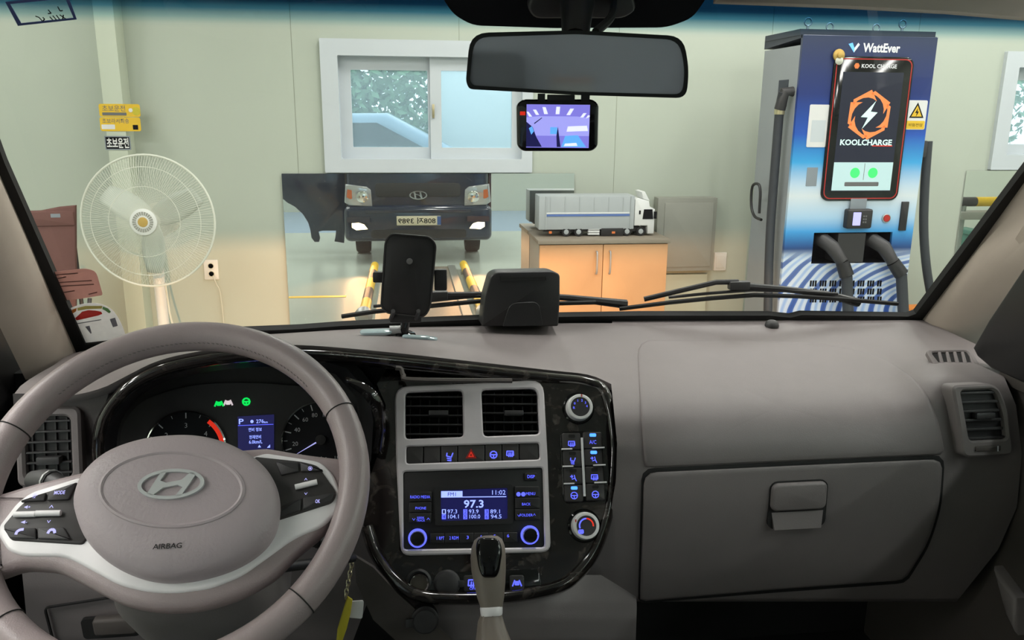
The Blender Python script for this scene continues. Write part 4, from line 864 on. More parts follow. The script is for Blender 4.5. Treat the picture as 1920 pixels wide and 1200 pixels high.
for sx in (-1, 1):
    hl = G(EF).prism([(sx*a, b) for a, b in ((0.54, 0.67), (0.55, 0.86), (0.60, 0.90), (0.84, 0.93), (0.86, 0.72), (0.80, 0.68))], -0.02, 0.03, 0.012).build('headlamp', 'lens_clear', tk)
    G(EF).prism([(sx*a, b) for a, b in ((0.77, 0.76), (0.77, 0.86), (0.82, 0.87), (0.83, 0.78), (0.80, 0.76))], 0.028, 0.034).build('indicator', 'lens_amber', hl, 0)
    G(EF).lathe([(0.07, 0.03), (0.06, 0.036), (0.0, 0.04)], (sx*0.65, 0.78, 0), 16).build('reflector', 'chrome', hl)
    fg = G(EF).prism([(sx*a, b) for a, b in ((0.60, 0.41), (0.64, 0.465), (0.70, 0.485), (0.78, 0.48), (0.78, 0.43), (0.73, 0.40))], 0.06, 0.078, 0.004).build('fog_lamp', 'fog_glow', tk)
    # plate added above the fog lamp only to cut its beam off
    G(EF).box((sx*0.70-0.13, 0.4975, 0.07), (sx*0.70+0.13, 0.56, 0.135)).build('fog_beam_blade', 'truck_paint', tk, 0)
    ld = bpy.data.lights.new('fog_lamp_light', 'SPOT'); ld.energy = 345.0; ld.color = (1.0, 0.50, 0.22); ld.spot_size = rad(66); ld.spot_blend = 1.0; ld.shadow_soft_size = 0.001
    lo = bpy.data.objects.new('fog_lamp_light', ld); COL.objects.link(lo); lo.location = (TX+sx*0.70, FY+0.09, 0.494); lo.rotation_euler = (rad(90), 0, 0)
    w = G(Frame((TX+sx*0.70, 0.72, 0.30), (0, 1, 0), (0, 0, 1), (sx, 0, 0))).lathe([(0.20, -0.09), (0.285, -0.09), (0.305, -0.06), (0.305, 0.06), (0.285, 0.09), (0.19, 0.09)], n=36, cap=False).build('wheel', 'black_rubber', tk)
    G(Frame((TX+sx*0.70, 0.72, 0.30), (0, 1, 0), (0, 0, 1), (sx, 0, 0))).lathe([(0.19, 0.06), (0.17, 0.075), (0.06, 0.05), (0.0, 0.055)], n=28).build('wheel_rim', 'dusty_metal', w)
    G().box((TX+sx*0.80-0.02, -0.6, 0.62), (TX+sx*0.80+0.02, 1.3, 0.66)).build('sill', 'truck_paint', tk, 0)
G().bbox((TX-0.80, -0.7, 0.36), (TX+0.80, 1.45, 0.60), 0.03).build('chassis', 'truck_black', tk)
G().box((TX+0.85, -0.66, 0.45), (TX+0.88, 1.48, 1.28)).build('door_skin', 'truck_paint', tk, 0)
G().box((TX-0.82, -0.68, 0.45), (TX+0.82, -0.645, 1.9)).build('cab_back', 'truck_paint', tk, 0)
G().bbox((TX-0.82, -0.68, z0+0.07), (TX+0.82, y0+0.04, z0+0.12), 0.02).build('cab_roof', 'truck_paint', tk)
G().box((TX-0.78, 1.475, 1.18), (TX+0.78, 1.60, 1.262)).build('cowl', 'black_plastic', tk, 0)
pl = G(EF).prism(rrect(-0.26, 0.452, 0.26, 0.562, 0.008), 0.0855, 0.090, 0.002).build('number_plate', 'plate_white', tk)
G(EF).box((-0.26, 0.456, 0.090), (-0.215, 0.558, 0.0905)).build('plate_strip', 'plate_blue', pl, 0)
G(EF).text('808저 3989', 0.022, 0.507, 0.075, 0.0902, width=0.44, bold=0.015).build('plate_number', 'ink_black', pl, 0)
# open driver door: its outline as the mirror shows it
def behind(px, py, Y):                 # a point on the truck, read off its reflection
    p = at(px, py+27, 2*WALL_Y-Y); return (p.x, p.z)
DY = 0.95
DO = [behind(px, py, DY) for px, py in ((500, 296), (520, 322), (538, 338), (553, 346), (568, 360), (578, 376), (582, 390), (584, 404), (590, 412), (598, 412), (600, 405), (597, 393), (604, 391), (630, 391), (629, 402), (627, 411), (645, 414), (650, 330), (645, 260), (500, 260))]
DOF = Frame((0, DY, 0), (1, 0, 0), (0, 0, 1), (0, 1, 0))
G(DOF).prism(DO, -0.06, 0.0, 0.006).build('open_door', 'truck_paint', tk)
dw = behind(572, 230, DY)
G(DOF).ring(rrect(DO[0][0]+0.02, DO[-1][1]-0.02, DO[-2][0]-0.02, DO[-1][1]+0.42, 0.04), rrect(DO[0][0]+0.07, DO[-1][1]+0.03, DO[-2][0]-0.07, DO[-1][1]+0.37, 0.03), -0.04, -0.01).build('open_door_frame', 'truck_paint', tk)
# ================================================================ THE DASHBOARD
DASH = [(596, 1.465), (610, 1.425), (640, 1.35), (690, 1.235), (740, 1.135), (780, 1.088), (820, 1.066), (860, 1.055), (950, 1.047), (1050, 1.060), (1110, 1.085), (1145, 1.11)]
def smooth_table(tab):
    P = catmull([(a, b, 0) for a, b in tab], 8); return [(p.x, p.y) for p in P]
DASHS = smooth_table(DASH)
DASHE = smooth_table([(596, 1.465), (610, 1.42), (640, 1.33), (665, 1.235), (690, 1.145), (712, 1.095), (740, 1.075), (780, 1.064), (860, 1.050), (950, 1.045), (1050, 1.060), (1110, 1.085), (1145, 1.11)])
def Yd(px, py):
    w = min(1.0, max(0.0, (px-1640)/130.0)); w = w*w*(3-2*w)
    return table(DASHS, py)*(1-w)+table(DASHE, py)*w
db = thing('dashboard', 'taupe moulded dashboard with airbag panel and glove box', 'dashboard', (TX, 1.25, 1.0))
LIP = [(24, 742, 1.06), (70, 745, 1.04), (130, 742, 1.03), (190, 728, 1.03), (235, 706, 1.035), (290, 679, 1.04), (350, 663, 1.045), (430, 652, 1.05), (520, 647, 1.06), (600, 649, 1.075), (735, 661, 1.11), (880, 677, 1.14), (1030, 694, 1.15), (1105, 703, 1.15), (1150, 722, 1.15)]
REAR = [(38, 724, 1.20), (60, 708, 1.27), (100, 685, 1.35), (147, 660, 1.42), (300, 640, 1.45), (540, 624, 1.46), (700, 614, 1.462), (900, 608, 1.462), (1030, 606, 1.462), (1150, 606, 1.462)]
la = resample(catmull(LIP, 6), 70); ra = resample(catmull(REAR, 6), 70)
def byx(line, x):
    return Vector((x, table([(p[0], p[1]) for p in line], x), table([(p[0], p[2]) for p in line], x)))
lx, rx = catmull(LIP, 6), catmull(REAR, 6)
rows = []
for k in range(11):
    t_ = k/10; row = []
    for i in range(71):
        f = i/70; A = byx(rx, 38+(1150-38)*f); B_ = byx(lx, 24+(1150-24)*f)
        p = A.lerp(B_, t_); yy = A.z+(B_.z-A.z)*(t_**0.9); bw = min(1.0, max(0.0, (p.x-850)/300.0)); bw = bw*bw*(3-2*bw); yy += (Yd(p.x, p.y)-yy)*bw
        row.append(at(p.x, p.y, yy))
    rows.append(row)
rows.append([p+Vector((0, 0.004, -0.010)) for p in rows[-1]]); rows.append([p+Vector((0, 0.04, -0.012)) for p in rows[-1]])
G().loft(rows).build('top_pad', 'dash_plastic', db, 60)
XL = [(596, 1148), (720, 1146), (760, 1150), (830, 1157), (900, 1155), (970, 1143), (1040, 1117), (1085, 1080), (1110, 1045), (1145, 1020)]
XR = [(596, 1730), (615, 1765), (650, 1840), (700, 1880), (760, 1905), (850, 1916), (950, 1907), (1030, 1872), (1085, 1828), (1145, 1780)]
rows = []; ys = [600+4*k for k in range(10)]+[640+8*k for k in range(62)]
for y in ys:
    xl, xr = table(XL, y), table(XR, y); row = []
    for i in range(49):
        x = xl+(xr-xl)*i/48; yo = 0.0
        f = max(0.0, (x-1840)/80.0)
        row.append(at(x, y+(0 if y > 640 else max(0, (x-1730)*0.3)*0), Yd(x, y)+yo))
    rows.append(row)
rows = [r_ for r_, y in zip(rows, ys) if y <= 1132]
rows.append([p+Vector((0, 0.10, -0.012)) for p in rows[-1]])
G().loft(rows).build('passenger_face', 'dash_plastic', db, 60)
def cover(name, px_poly, dY, matn, parent, n=96, edge=0.004, sc=(1.0, 0.994, 0.985, 0.965), label=None):
    P = resample(catmull(px_poly, 5, True), n, True) if len(px_poly) < 40 else [Vector(p) for p in px_poly]
    c = sum(P, Vector((0, 0)))/len(P); g_rows = []
    for s_, d in ((sc[0], edge), (sc[1], dY*0.55), (sc[2], dY*0.9), (sc[3], dY), (0.9, dY), (0.75, dY), (0.6, dY), (0.45, dY), (0.3, dY), (0.15, dY), (0.0, dY)):
        row = []
        for p in P:
            q = c+(p-c)*s_; row.append(at(q.x, q.y, Yd(q.x, q.y)+d))
        g_rows.append(row)
    return G().loft(g_rows, close_u=True).build(name, matn, parent, 60, label)
def px_round(pts, r=10, n=4):          # polygon with rounded corners, in picture points
    out = []; m = len(pts)
    for i in range(m):
        a, b, c = Vector(pts[i-1][:2]), Vector(pts[i][:2]), Vector(pts[(i+1) % m][:2])
        rr_ = pts[i][2] if len(pts[i]) > 2 else r
        d1 = (a-b); d2 = (c-b); r1 = min(rr_, d1.length*0.45, d2.length*0.45); p1 = b+d1.normalized()*r1; p2 = b+d2.normalized()*r1
        for k in range(n+1):
            t_ = k/n; out.append((1-t_)**2*p1+2*t_*(1-t_)*b+t_**2*p2)
    return out
AB = px_round([(1193, 637, 30), (1420, 637, 10), (1560, 645, 60), (1660, 668, 60), (1735, 725, 60), (1764, 800, 40), (1773, 852, 6), (1500, 864, 5), (1208, 877, 6), (1199, 760, 20)], n=5)
AB = [Vector(p) for p in resample(AB, 120, True)]
cover('airbag_panel', AB, -0.0045, 'dash_plastic', db, edge=0.004, sc=(1.0, 0.993, 0.984, 0.97))
GB = px_round([(1207, 886, 22), (1500, 872, 5), (1769, 860, 22), (1762, 950, 30), (1740, 1020, 30), (1697, 1088, 14), (1450, 1106, 10), (1199, 1128, 6)], n=5)
SB = px_round([(1202, 878, 22), (1500, 864, 5), (1773, 852, 22), (1767, 950, 30), (1744, 1024, 30), (1700, 1094, 14), (1450, 1112, 10), (1195, 1132, 6)], n=5)
cover('glove_box_seam', [Vector(p) for p in resample(SB, 120, True)], -0.0012, 'seam_dark', db, edge=0.001)  # dark sheet for the lid gap and the shadow line along its top
gb = cover('glove_box_lid', [Vector(p) for p in resample(GB, 120, True)], -0.0075, 'dash_plastic', db, edge=0.004, sc=(1.0, 0.996, 0.990, 0.975))
HF = facing(at(1495, 945, Yd(0, 945)-0.008), 3, 0)
r = HF.rect(1441, 901, 1549, 989)
G(HF).prism(rrect(*r, 0.012), -0.004, 0.0015).build('handle_recess', 'seam_dark', gb)
r = HF.rect(1444, 903, 1547, 954); G(HF).prism(rrect(*r, 0.010), 0.0, 0.008, 0.004).build('handle_flap', 'dash_plastic', gb)
r = HF.rect(1445, 958, 1541, 988); G(HF).add([(r[0], r[3], 0.0016), (r[2], r[3], 0.0016), (r[2]-0.004, r[1], 0.007), (r[0]+0.004, r[1], 0.007), (r[0]+0.004, r[1]-0.001, 0.0016), (r[2]-0.004, r[1]-0.001, 0.0016)], [(0, 1, 2, 3), (3, 2, 5, 4), (0, 3, 4), (1, 2, 5)]).build('handle_scoop', 'dash_plastic', gb)
# vents at the passenger end
VF = facing(at(1838, 788, Yd(1838, 788)-0.015), 12, 0)
vo = px_round([(1781, 722, 12), (1866, 718, 22), (1886, 765, 40), (1896, 852, 14), (1802, 857, 14), (1793, 790, 40)], n=4)
vh = px_round([(1797, 732, 8), (1862, 729, 12), (1878, 770, 30), (1884, 822, 8), (1814, 826, 8), (1806, 780, 30)], n=4)
sv_ = thing('side_vent', 'taupe framed air vent at the passenger end of the dashboard', 'air vent', VF.pt((0, -0.05, 0)))
G(VF).plate(VF.poly(vo), [VF.poly(vh)], -0.022, 0.006, 0.003).build('vent_frame', 'dash_plastic', sv_)
G(VF).prism(VF.poly(vh), -0.008, -0.005).build('vent_back', 'black_plastic', sv_, 0)
for k in range(6):
    y_ = 736+17*k; a_ = VF.uv(1800+2.2*k, y_); b_ = VF.uv(1866+3.3*k, y_-1)
    G(VF).bbox((a_[0], a_[1]-0.0030, -0.006), (b_[0], a_[1]+0.0008, 0.002), 0.0008).build('louvre', 'charcoal_plastic', sv_)
a_ = VF.uv(1825, 785); b_ = VF.uv(1860, 772); G(VF).bbox((a_[0], a_[1], -0.004), (b_[0], b_[1], 0.008), 0.002).build('tab', 'charcoal_plastic', sv_)
r = VF.rect(1823, 834, 1869, 844); dm = G(VF).prism(rrect(*r, 0.002), 0.004, 0.009, 0.001).build('thumb_wheel', 'dash_plastic_dark', sv_)
r = VF.rect(1862, 834, 1864, 844); G(VF).box((r[0], r[1], 0.009), (r[2], r[3], 0.0095)).build('thumb_mark', 'dial_white', dm, 0)
NF = facing(at(1790, 677, Yd(1790, 677)-0.003), 66, 0)
dv = thing('demister_vent', 'small slatted demister vent on the dashboard corner below the pillar', 'air vent', NF.pt((0, 0, 0)))
hp_ = px_round([(1744, 664, 6), (1812, 662, 6), (1826, 690, 6), (1766, 692, 6)], n=3)
G(NF).plate(NF.poly(px_round([(1734, 660, 6), (1818, 657, 6), (1840, 695, 8), (1756, 697, 6)], n=3)), [NF.poly(hp_)], -0.003, 0.005, 0.002).build('vent_frame', 'dash_plastic', dv)
G(NF).prism(NF.poly(hp_), 0.0, 0.0016).build('vent_back', 'seam_dark', dv, 0)
for k in range(5):
    x_ = 1757+14.5*k; P = NF.poly([(x_, 663), (x_+5, 663), (x_+13, 691), (x_+6, 691)]); G(NF).prism(P, 0.001, 0.0045, 0.0006).build('slat', 'dash_plastic', dv)
# small light sensor dome
c_ = at(1447, 611, 1.42); dm = facing(c_, 90, 0)
tag(G(dm).lathe([(0.013, -0.001), (0.013, 0.002), (0.0115, 0.007), (0.007, 0.0105), (0.0, 0.012)], n=20).build('light_sensor', 'charcoal_plastic'), 'small dark sensor dome on the dashboard at the windscreen base', 'sensor')
# ---------------------------------------------------------------- driver side: face, vent, lower panel
def hf(name, xl, xr, y0, y1, fy, matn, parent, nx=30, ny=30):
    rows = []
    for j in range(ny+1):
        y = y0+(y1-y0)*j/ny; a_, b_ = table(xl, y), table(xr, y)
        rows.append([at(a_+(b_-a_)*i/nx, y, fy(a_+(b_-a_)*i/nx, y)) for i in range(nx+1)])
    return G().loft(rows).build(name, matn, parent, 60)
drv = [(735, 1.04), (780, 1.06), (900, 1.075), (1000, 1.07), (1100, 1.06), (1200, 1.07), (1260, 1.12)]
hf('driver_face', [(735, 24), (790, 27), (830, 40), (900, 42), (1260, 60)], [(735, 205), (790, 185), (840, 176), (900, 190), (1260, 210)], 738, 1000, lambda x, y: table(drv, y), 'dash_plastic', db)
hf('knee_panel', [(960, 30), (1260, 60)], [(960, 720), (1100, 700), (1260, 640)], 960, 1260, lambda x, y: table(drv, y)+0.02+max(0, (x-420)/300.0)*0.05, 'dash_plastic', db)
LV = facing(at(92, 840, 1.042), 12, 0)
lv = thing('side_vent', 'black air vent at the driver end half hidden by the steering wheel', 'air vent', LV.pt((0, -0.06, 0)))
r = LV.rect(48, 780, 136, 896)
G(LV).plate(rrect(r[0]-0.010, r[1]-0.010, r[2]+0.012, r[3]+0.012, 0.010), [rrect(*r, 0.008)], -0.012, 0.005, 0.003).build('vent_frame', 'dash_plastic', lv)
G(LV).prism(rrect(*r, 0.008), -0.010, -0.007).build('vent_back', 'black_plastic', lv, 0)
for k in range(6):
    v = r[1]+(r[3]-r[1])*(k+0.5)/6; G(LV).bbox((r[0]+0.001, v-0.0012, -0.007), (r[2]-0.001, v+0.0012, 0.002), 0.0006).build('louvre', 'charcoal_plastic', lv)
for k in range(4):
    u = r[0]+(r[2]-r[0])*(k+0.5)/4; G(LV).box((u-0.0008, r[1], -0.007), (u+0.0008, r[3], -0.003)).build('vane', 'charcoal_plastic', lv, 0)
c_ = LV.uv(95, 862); G(LV).bbox((c_[0]-0.014, c_[1]-0.005, -0.004), (c_[0]+0.014, c_[1]+0.005, 0.010), 0.002).build('tab', 'charcoal_plastic', lv)
KF = facing(at(200, 1165, 1.08), -6, 0)
r = KF.rect(155, 1155, 262, 1192); kp = thing('coin_tray', 'taupe coin tray handle in the knee panel under the steering wheel', 'tray', KF.pt((0, 0, 0)))
G(KF).prism(rrect(*r, 0.006), -0.002, 0.004).build('recess', 'seam_dark', kp); r2_ = KF.rect(178, 1152, 262, 1182); G(KF).prism(rrect(*r2_, 0.006), 0.0, 0.012, 0.004).build('pull', 'dash_plastic_dark', kp)
pp = KF.poly(px_round([(84, 1140, 8), (225, 1118, 6), (340, 1128, 8), (330, 1230, 8), (110, 1240, 8)], n=3)); G(KF).plate(inset(pp, -0.0015), [inset(pp, 0.0008)], -0.002, 0.0015).build('tray_seam', 'seam_dark', kp, 0)
# ---------------------------------------------------------------- gloss burl trim that runs over the dials and round the console
A_, B2 = at(888, 700, 1.15), at(888, 1120, 1.0)
vS = (A_-B2).normalized(); uS = Vector((math.cos(rad(1.2)), -math.sin(rad(1.2)), 0)); uS = (uS-vS*uS.dot(vS)).normalized()
S = Frame(at(888, 910, 1.075), uS, vS, uS.cross(vS)); S.o = A_+(B2-A_)*0.5
con = thing('console_trim', 'glossy dark burl trim sweeping over the dials and around the radio', 'trim panel', S.pt((0, -0.16, 0)))
BL = [(182, 905, 1.03), (174, 870, 1.022), (173, 830, 1.02), (182, 785, 1.022), (204, 748, 1.028), (238, 714, 1.033), (290, 686, 1.038), (350, 670, 1.043), (430, 658, 1.048), (520, 653, 1.058), (600, 655, 1.073), (735, 667, 1.108), (880, 683, 1.135), (1030, 700, 1.143), (1100, 708, 1.142), (1136, 724, 1.136), (1153, 765, 1.12), (1162, 830, 1.098), (1160, 900, 1.072), (1149, 970, 1.048), (1124, 1040, 1.024), (1090, 1085, 1.008), (1050, 1112, 0.998), (960, 1130, 0.992), (850, 1134, 0.990), (780, 1127, 0.993), (735, 1098, 1.004), (695, 1045, 1.024), (676, 990, 1.045)]
C2 = catmull(BL, 6)
rows = []
for i, p in enumerate(C2):
    a_, b_ = C2[max(0, i-1)], C2[min(len(C2)-1, i+1)]; d = Vector((b_.x-a_.x, b_.y-a_.y)).normalized(); n_ = Vector((-d.y, d.x))
    rows.append([at(p.x+n_.x*k, p.y+n_.y*k, p.z+dy) for k, dy in ((-1, 0.02), (0, 0.0), (4, -0.0055), (10, -0.0075), (17, -0.005), (23, 0.001), (25, 0.02))])
G().loft(rows).build('gloss_band', 'burl_gloss', con, 70)
PO = [(735, 676), (880, 690), (1030, 706), (1100, 714), (1128, 730), (1146, 768), (1154, 830), (1152, 900), (1141, 968), (1117, 1034), (1084, 1078), (1046, 1104), (958, 1122), (850, 1126), (784, 1119), (742, 1092), (702, 1040), (682, 985), (690, 900), (715, 830), (722, 760), (705, 720)]
SPo = S.poly(PO)
hb = S.rect(752, 728, 1022, 1034)
tray = S.poly(px_round([(754, 690, 6), (870, 694, 4), (968, 702, 4), (966, 707, 3), (830, 706, 6), (768, 704, 8)], n=3))
G(S).plate(SPo, [rrect(*hb, 0.004), tray], -0.012, 0.0, 0.001).build('burl_panel', 'burl_gloss', con)
tb = [S.uv(735, 684), S.uv(985, 706), S.uv(985, 716), S.uv(735, 714)]
G(S).prism(tb, -0.06, -0.055).build('tray_back', 'seam_dark', con, 0)
# black gap behind, between dials and console
gp = [at(640, 668, 1.21), at(760, 672, 1.20), at(760, 780, 1.19), at(740, 990, 1.16), at(655, 1090, 1.13), at(640, 1060, 1.16)]
G().add(gp, [tuple(range(6))]).build('dark_backing', 'black_plastic', con, 0, thick=0.004)
wg = [(648, 708, 1.06), (690, 722, 1.05), (716, 752, 1.05), (722, 800, 1.055), (716, 850, 1.06)]; wi = [(650, 716, 1.075), (682, 742, 1.07), (702, 775, 1.07), (706, 815, 1.075), (700, 850, 1.08)]
wc, wd = catmull(wg, 5), catmull(wi, 5); wm = [(a_+b_)/2+Vector((0, 0, -0.012)) for a_, b_ in zip(wc, wd)]
G().loft([[at(*p) for p in wc], [at(*p) for p in wm], [at(*p) for p in wd]]).build('dial_wing', 'burl_gloss', con, 70, thick=0.003)
gsv = [(742, 690, 1.10), (752, 692, 1.10), (757, 704, 1.095), (775, 712, 1.09), (960, 714, 1.10)]
G().tube([at(*p) for p in catmull(gsv, 5)], 0.0035, 6).build('tray_edge', 'dash_plastic_dark', con)
# ---------------------------------------------------------------- silver console bezel with vents, switches and radio
bo = px_round([(740, 726, 26), (890, 720, 6), (1018, 713, 26), (1026, 860, 6), (1032, 1035, 18), (752, 1042, 18), (743, 860, 6)], n=4)
h1 = px_round([(760, 737, 8), (867, 733, 8), (869, 820, 8), (760, 824, 8)], n=3); h2_ = px_round([(902, 732, 8), (1007, 729, 14), (1011, 815, 8), (906, 819, 8)], n=3)
h3 = px_round([(762, 838, 5), (1010, 831, 5), (1011, 862, 5), (762, 870, 5)], n=2); h4 = px_round([(756, 885, 5), (1017, 877, 5), (1020, 1026, 5), (757, 1030, 5)], n=2)
G(S).plate(S.poly(bo), [S.poly(h) for h in (h1, h2_, h3, h4)], -0.010, 0.006, 0.002).build('silver_bezel', 'bezel_silver', con, label='silver bezel framing the vents and the radio')
for (hh_, tu, lb) in ((h1, 822, 'black air vent in the bezel on the steering wheel side'), (h2_, 963, 'black air vent in the bezel on the climate knob side')):
    P = S.poly(hh_); u0, u1 = min(p[0] for p in P), max(p[0] for p in P); v0, v1 = min(p[1] for p in P), max(p[1] for p in P)
    vt_ = thing('console_vent', lb, 'air vent', S.pt(((u0+u1)/2, v0, 0)), 'middle air vents')
    G(S).prism(inset(P, -0.003), -0.040, -0.037).build('vent_back', 'seam_dark', vt_, 0)
    G(S).ring(inset(P, -0.003), P, -0.038, -0.002).build('vent_wall', 'black_plastic', vt_, 0)
    for k in range(5):
        v = v0+(v1-v0)*(k+0.6)/5.2; G(S).bbox((u0+0.0006, v-0.0011, -0.020), (u1-0.0006, v+0.0011, -0.003), 0.0006).build('louvre', 'charcoal_plastic', vt_)
    for k in range(6):
        u = u0+(u1-u0)*(k+0.5)/6; G(S).box((u-0.0007, v0, -0.036), (u+0.0007, v1, -0.021)).build('vane', 'black_plastic', vt_, 0)
    c_ = S.uv(tu, 775); G(S).bbox((c_[0]-0.014, c_[1]-0.0035, -0.004), (c_[0]+0.014, c_[1]+0.0035, 0.008), 0.0015).build('tab', 'charcoal_plastic', vt_)
sw = thing('switch_row', 'row of black push switches above the radio with a red hazard triangle', 'switch panel', S.pt((0, 0.02, 0)))
G(S).prism(inset(S.poly(h3), -0.001), -0.008, -0.004).build('switch_back', 'seam_dark', sw, 0)
bx_ = [762, 794, 826, 858, 909, 941, 973, 1010]
for i, (a_, b_) in enumerate(zip(bx_, bx_[1:])):
    f = ((a_+b_)/2-762)/248; y0_, y1_ = 838-7*f, 870-8*f
    q = S.rect(a_+0.8, y0_+0.6, b_-0.8, y1_-0.6); G(S).prism(rrect(*q, 0.0015), -0.004, 0.0035, 0.001).build('switch', 'button_grey', sw)
c_ = S.uv(883, 852); tri = [(c_[0]-0.008, c_[1]-0.006), (c_[0]+0.008, c_[1]-0.006), (c_[0], c_[1]+0.008)]
G(S).prism(tri, 0.0035, 0.004).build('hazard_triangle', 'red_paint', sw, 0); G(S).plate(inset(tri, 0.0022), [inset(tri, 0.0032)], 0.004, 0.0042).build('hazard_outline', 'glow_red', sw, 0)
def icon(fr, px, py, strokes, matn, parent, s=0.006, w=0.0036, name='lit_symbol', wd=0.0008):
    c = fr.uv(px, py); g = G(fr)
    for st in strokes:
        for (x0, y0), (x1, y1) in zip(st, st[1:]):
            d = Vector((x1-x0, y1-y0)); L = d.length
            if L < 1e-6: continue
            d /= L; n_ = Vector((-d.y, d.x))*wd/s
            q = [(x0-n_.x-d.x*0.05, y0-n_.y-d.y*0.05), (x1-n_.x+d.x*0.05, y1-n_.y+d.y*0.05), (x1+n_.x+d.x*0.05, y1+n_.y+d.y*0.05), (x0+n_.x-d.x*0.05, y0+n_.y-d.y*0.05)]
            g.add([(c[0]+s*x, c[1]+s*y, w) for x, y in q], [(0, 1, 2, 3)])
    return g.build(name, matn, parent, 0)
SEAT = [[(-0.5, 0.9), (-0.6, 0.2), (0.5, -0.1)], [(0.5, -0.1), (0.9, 0.9)], [(-0.5, -0.3), (0.5, -0.5)], [(-0.4, -0.8), (0.5, -0.9)]]
RINGI = [[(math.cos(k*0.7), math.sin(k*0.7)) for k in range(10)], [(-0.8, 0), (0.8, 0)], [(0, 0), (0, -0.9)]]
DEF = [[(-0.9, 0.7), (-1, -0.5), (1, -0.5), (0.9, 0.7), (-0.9, 0.7)], [(-0.4, -0.9), (-0.3, 0.3)], [(0.1, -0.9), (0.2, 0.3)], [(0.6, -0.9), (0.7, 0.3)]]
LANE = [[(-1, -0.6), (-0.5, 0.6)], [(1, -0.6), (0.5, 0.6)], [(-0.4, -0.3), (-0.3, 0.3), (0.3, 0.3), (0.4, -0.3), (-0.4, -0.3)], [(0, -0.3), (0, 0.3)]]
FACE = [[(-0.9, 0.5), (-0.2, 0.5)], [(-0.5, 0.9), (-0.2, 0.5), (-0.5, 0.1)], [(0.3, 0.9), (0.5, 0.0), (-0.4, -0.3)], [(0.5, 0.0), (0.9, -0.8)]]
icon(S, 842, 857, SEAT, 'glow_blue', sw); icon(S, 925, 853, RINGI, 'glow_blue', sw, 0.005); icon(S, 956, 851, DEF, 'glow_blue', sw, 0.005)
# radio
rdo = thing('car_radio', 'black car radio with a blue lit display and two glowing knobs', 'radio', S.pt((0, -0.1, 0)))
G(S).prism(S.poly(h4), -0.012, 0.002, 0.001).build('faceplate', 'black_plastic', rdo)
fr_ = S.poly(px_round([(814, 914, 6), (960, 908, 6), (962, 982, 6), (816, 986, 6)], n=3)); fi = S.poly(px_round([(826, 920, 3), (951, 915, 3), (951, 973, 3), (827, 977, 3)], n=3))
G(S).ring(fr_, fi, 0.002, 0.0055).build('screen_surround', 'black_plastic', rdo)
ds = G(S).prism(fi, 0.002, 0.003).build('display', 'glow_screen_blue', rdo, 0)
W3 = 0.0031
q = S.rect(827, 921, 867, 933); G(S).box((q[0], q[1], 0.003), (q[2], q[3], 0.0032)).build('band_tab', 'glow_pale_blue', ds, 0)
c_ = S.uv(847, 927); G(S).text('FM1', *c_, 0.0052, 0.0033).build('band_lettering', 'screen_navy', ds, 0)
q = S.rect(867, 931, 949, 932.5); G(S).box((q[0], q[1], 0.003), (q[2], q[3], 0.0032)).build('screen_rule', 'glow_pale_blue', ds, 0)
def rtxt(s_, px, py, hpx, wpx, name='display_lettering', matn='glow_pale_blue', par=None, w=W3, bold=0.0, fr=S):
    c_ = fr.uv(px, py); h = abs(fr.uv(px, py-hpx/2)[1]-fr.uv(px, py+hpx/2)[1]); wd = fr.uv(px+wpx/2, py)[0]-fr.uv(px-wpx/2, py)[0]
    return G(fr).text(s_, *c_, h, w, width=wd, bold=bold).build(name, matn, par if par else ds, 0)
rtxt('11:02', 935, 923.5, 8.5, 25); rtxt('97.3', 888, 945, 15, 37, bold=0.02)
for (s1_, s2_, px, k) in (('97.3', '104.1', 849, 0), ('93.9', '100.0', 889, 1), ('89.1', '94.5', 929, 2)):
    rtxt(s1_, px-1, 959, 7.5, 18); rtxt(s2_, px+1, 968.5, 7.5, 20)
    for j, yy in ((0, 959.5), (1, 969)):
        q = S.rect(px-20.5, yy-4.5, px-13, yy+4.5); G(S).box((q[0], q[1], 0.003), (q[2], q[3], 0.0032)).build('preset_box', 'glow_pale_blue' if k+j == 0 else 'glow_blue', ds, 0)
        rtxt(str(k+1+3*j), px-16.7, yy, 6.5, 4, matn='screen_navy', w=0.0033)
for nm_, rr_, tx_ in (('left', (767, 922, 809, 981), (('RADIO MEDIA', 788, 932, 5.5, 37), ('PHONE', 789, 953, 5, 20), ('SEEK', 789, 971, 4, 14), ('TRACK', 789, 976, 4, 16), ('∨', 776, 974, 4, 6), ('∧', 803, 973, 4, 6))), ('right', (965, 912, 1011, 976), (('MENU', 994, 926, 5.5, 17), ('BACK', 986, 945.5, 5, 16), ('FOLDER', 986, 966, 5, 24), ('∨', 972, 967, 4, 5), ('∧', 1001, 965, 4, 5)))):
    q = S.rect(*rr_); H = (q[3]-q[1])/3
    for k in range(3):
        kb = G(S).prism(rrect(q[0], q[1]+H*k+0.0003, q[2], q[1]+H*(k+1)-0.0003, 0.001), 0.002, 0.005, 0.0008).build('key', 'black_plastic', rdo)
    for s_, px, py, hp2, wp in tx_: rtxt(s_, px, py, hp2, wp, 'key_lettering', 'glow_blue', rdo, 0.0052)
for px in (971.5, 980.5):
    c_ = S.uv(px, 927); G(S).prism(circle(*c_, 0.0031, 14), 0.005, 0.0054).build('key_symbol', 'glow_blue', rdo, 0)
q = S.rect(983, 887, 1007, 902); G(S).prism(rrect(*q, 0.002), 0.002, 0.005, 0.001).build('key', 'black_plastic', rdo); rtxt('DISP', 995, 894, 6, 14, 'key_lettering', 'glow_blue', rdo, 0.0052, 0.01)
q = S.rect(806, 999, 970, 1018)
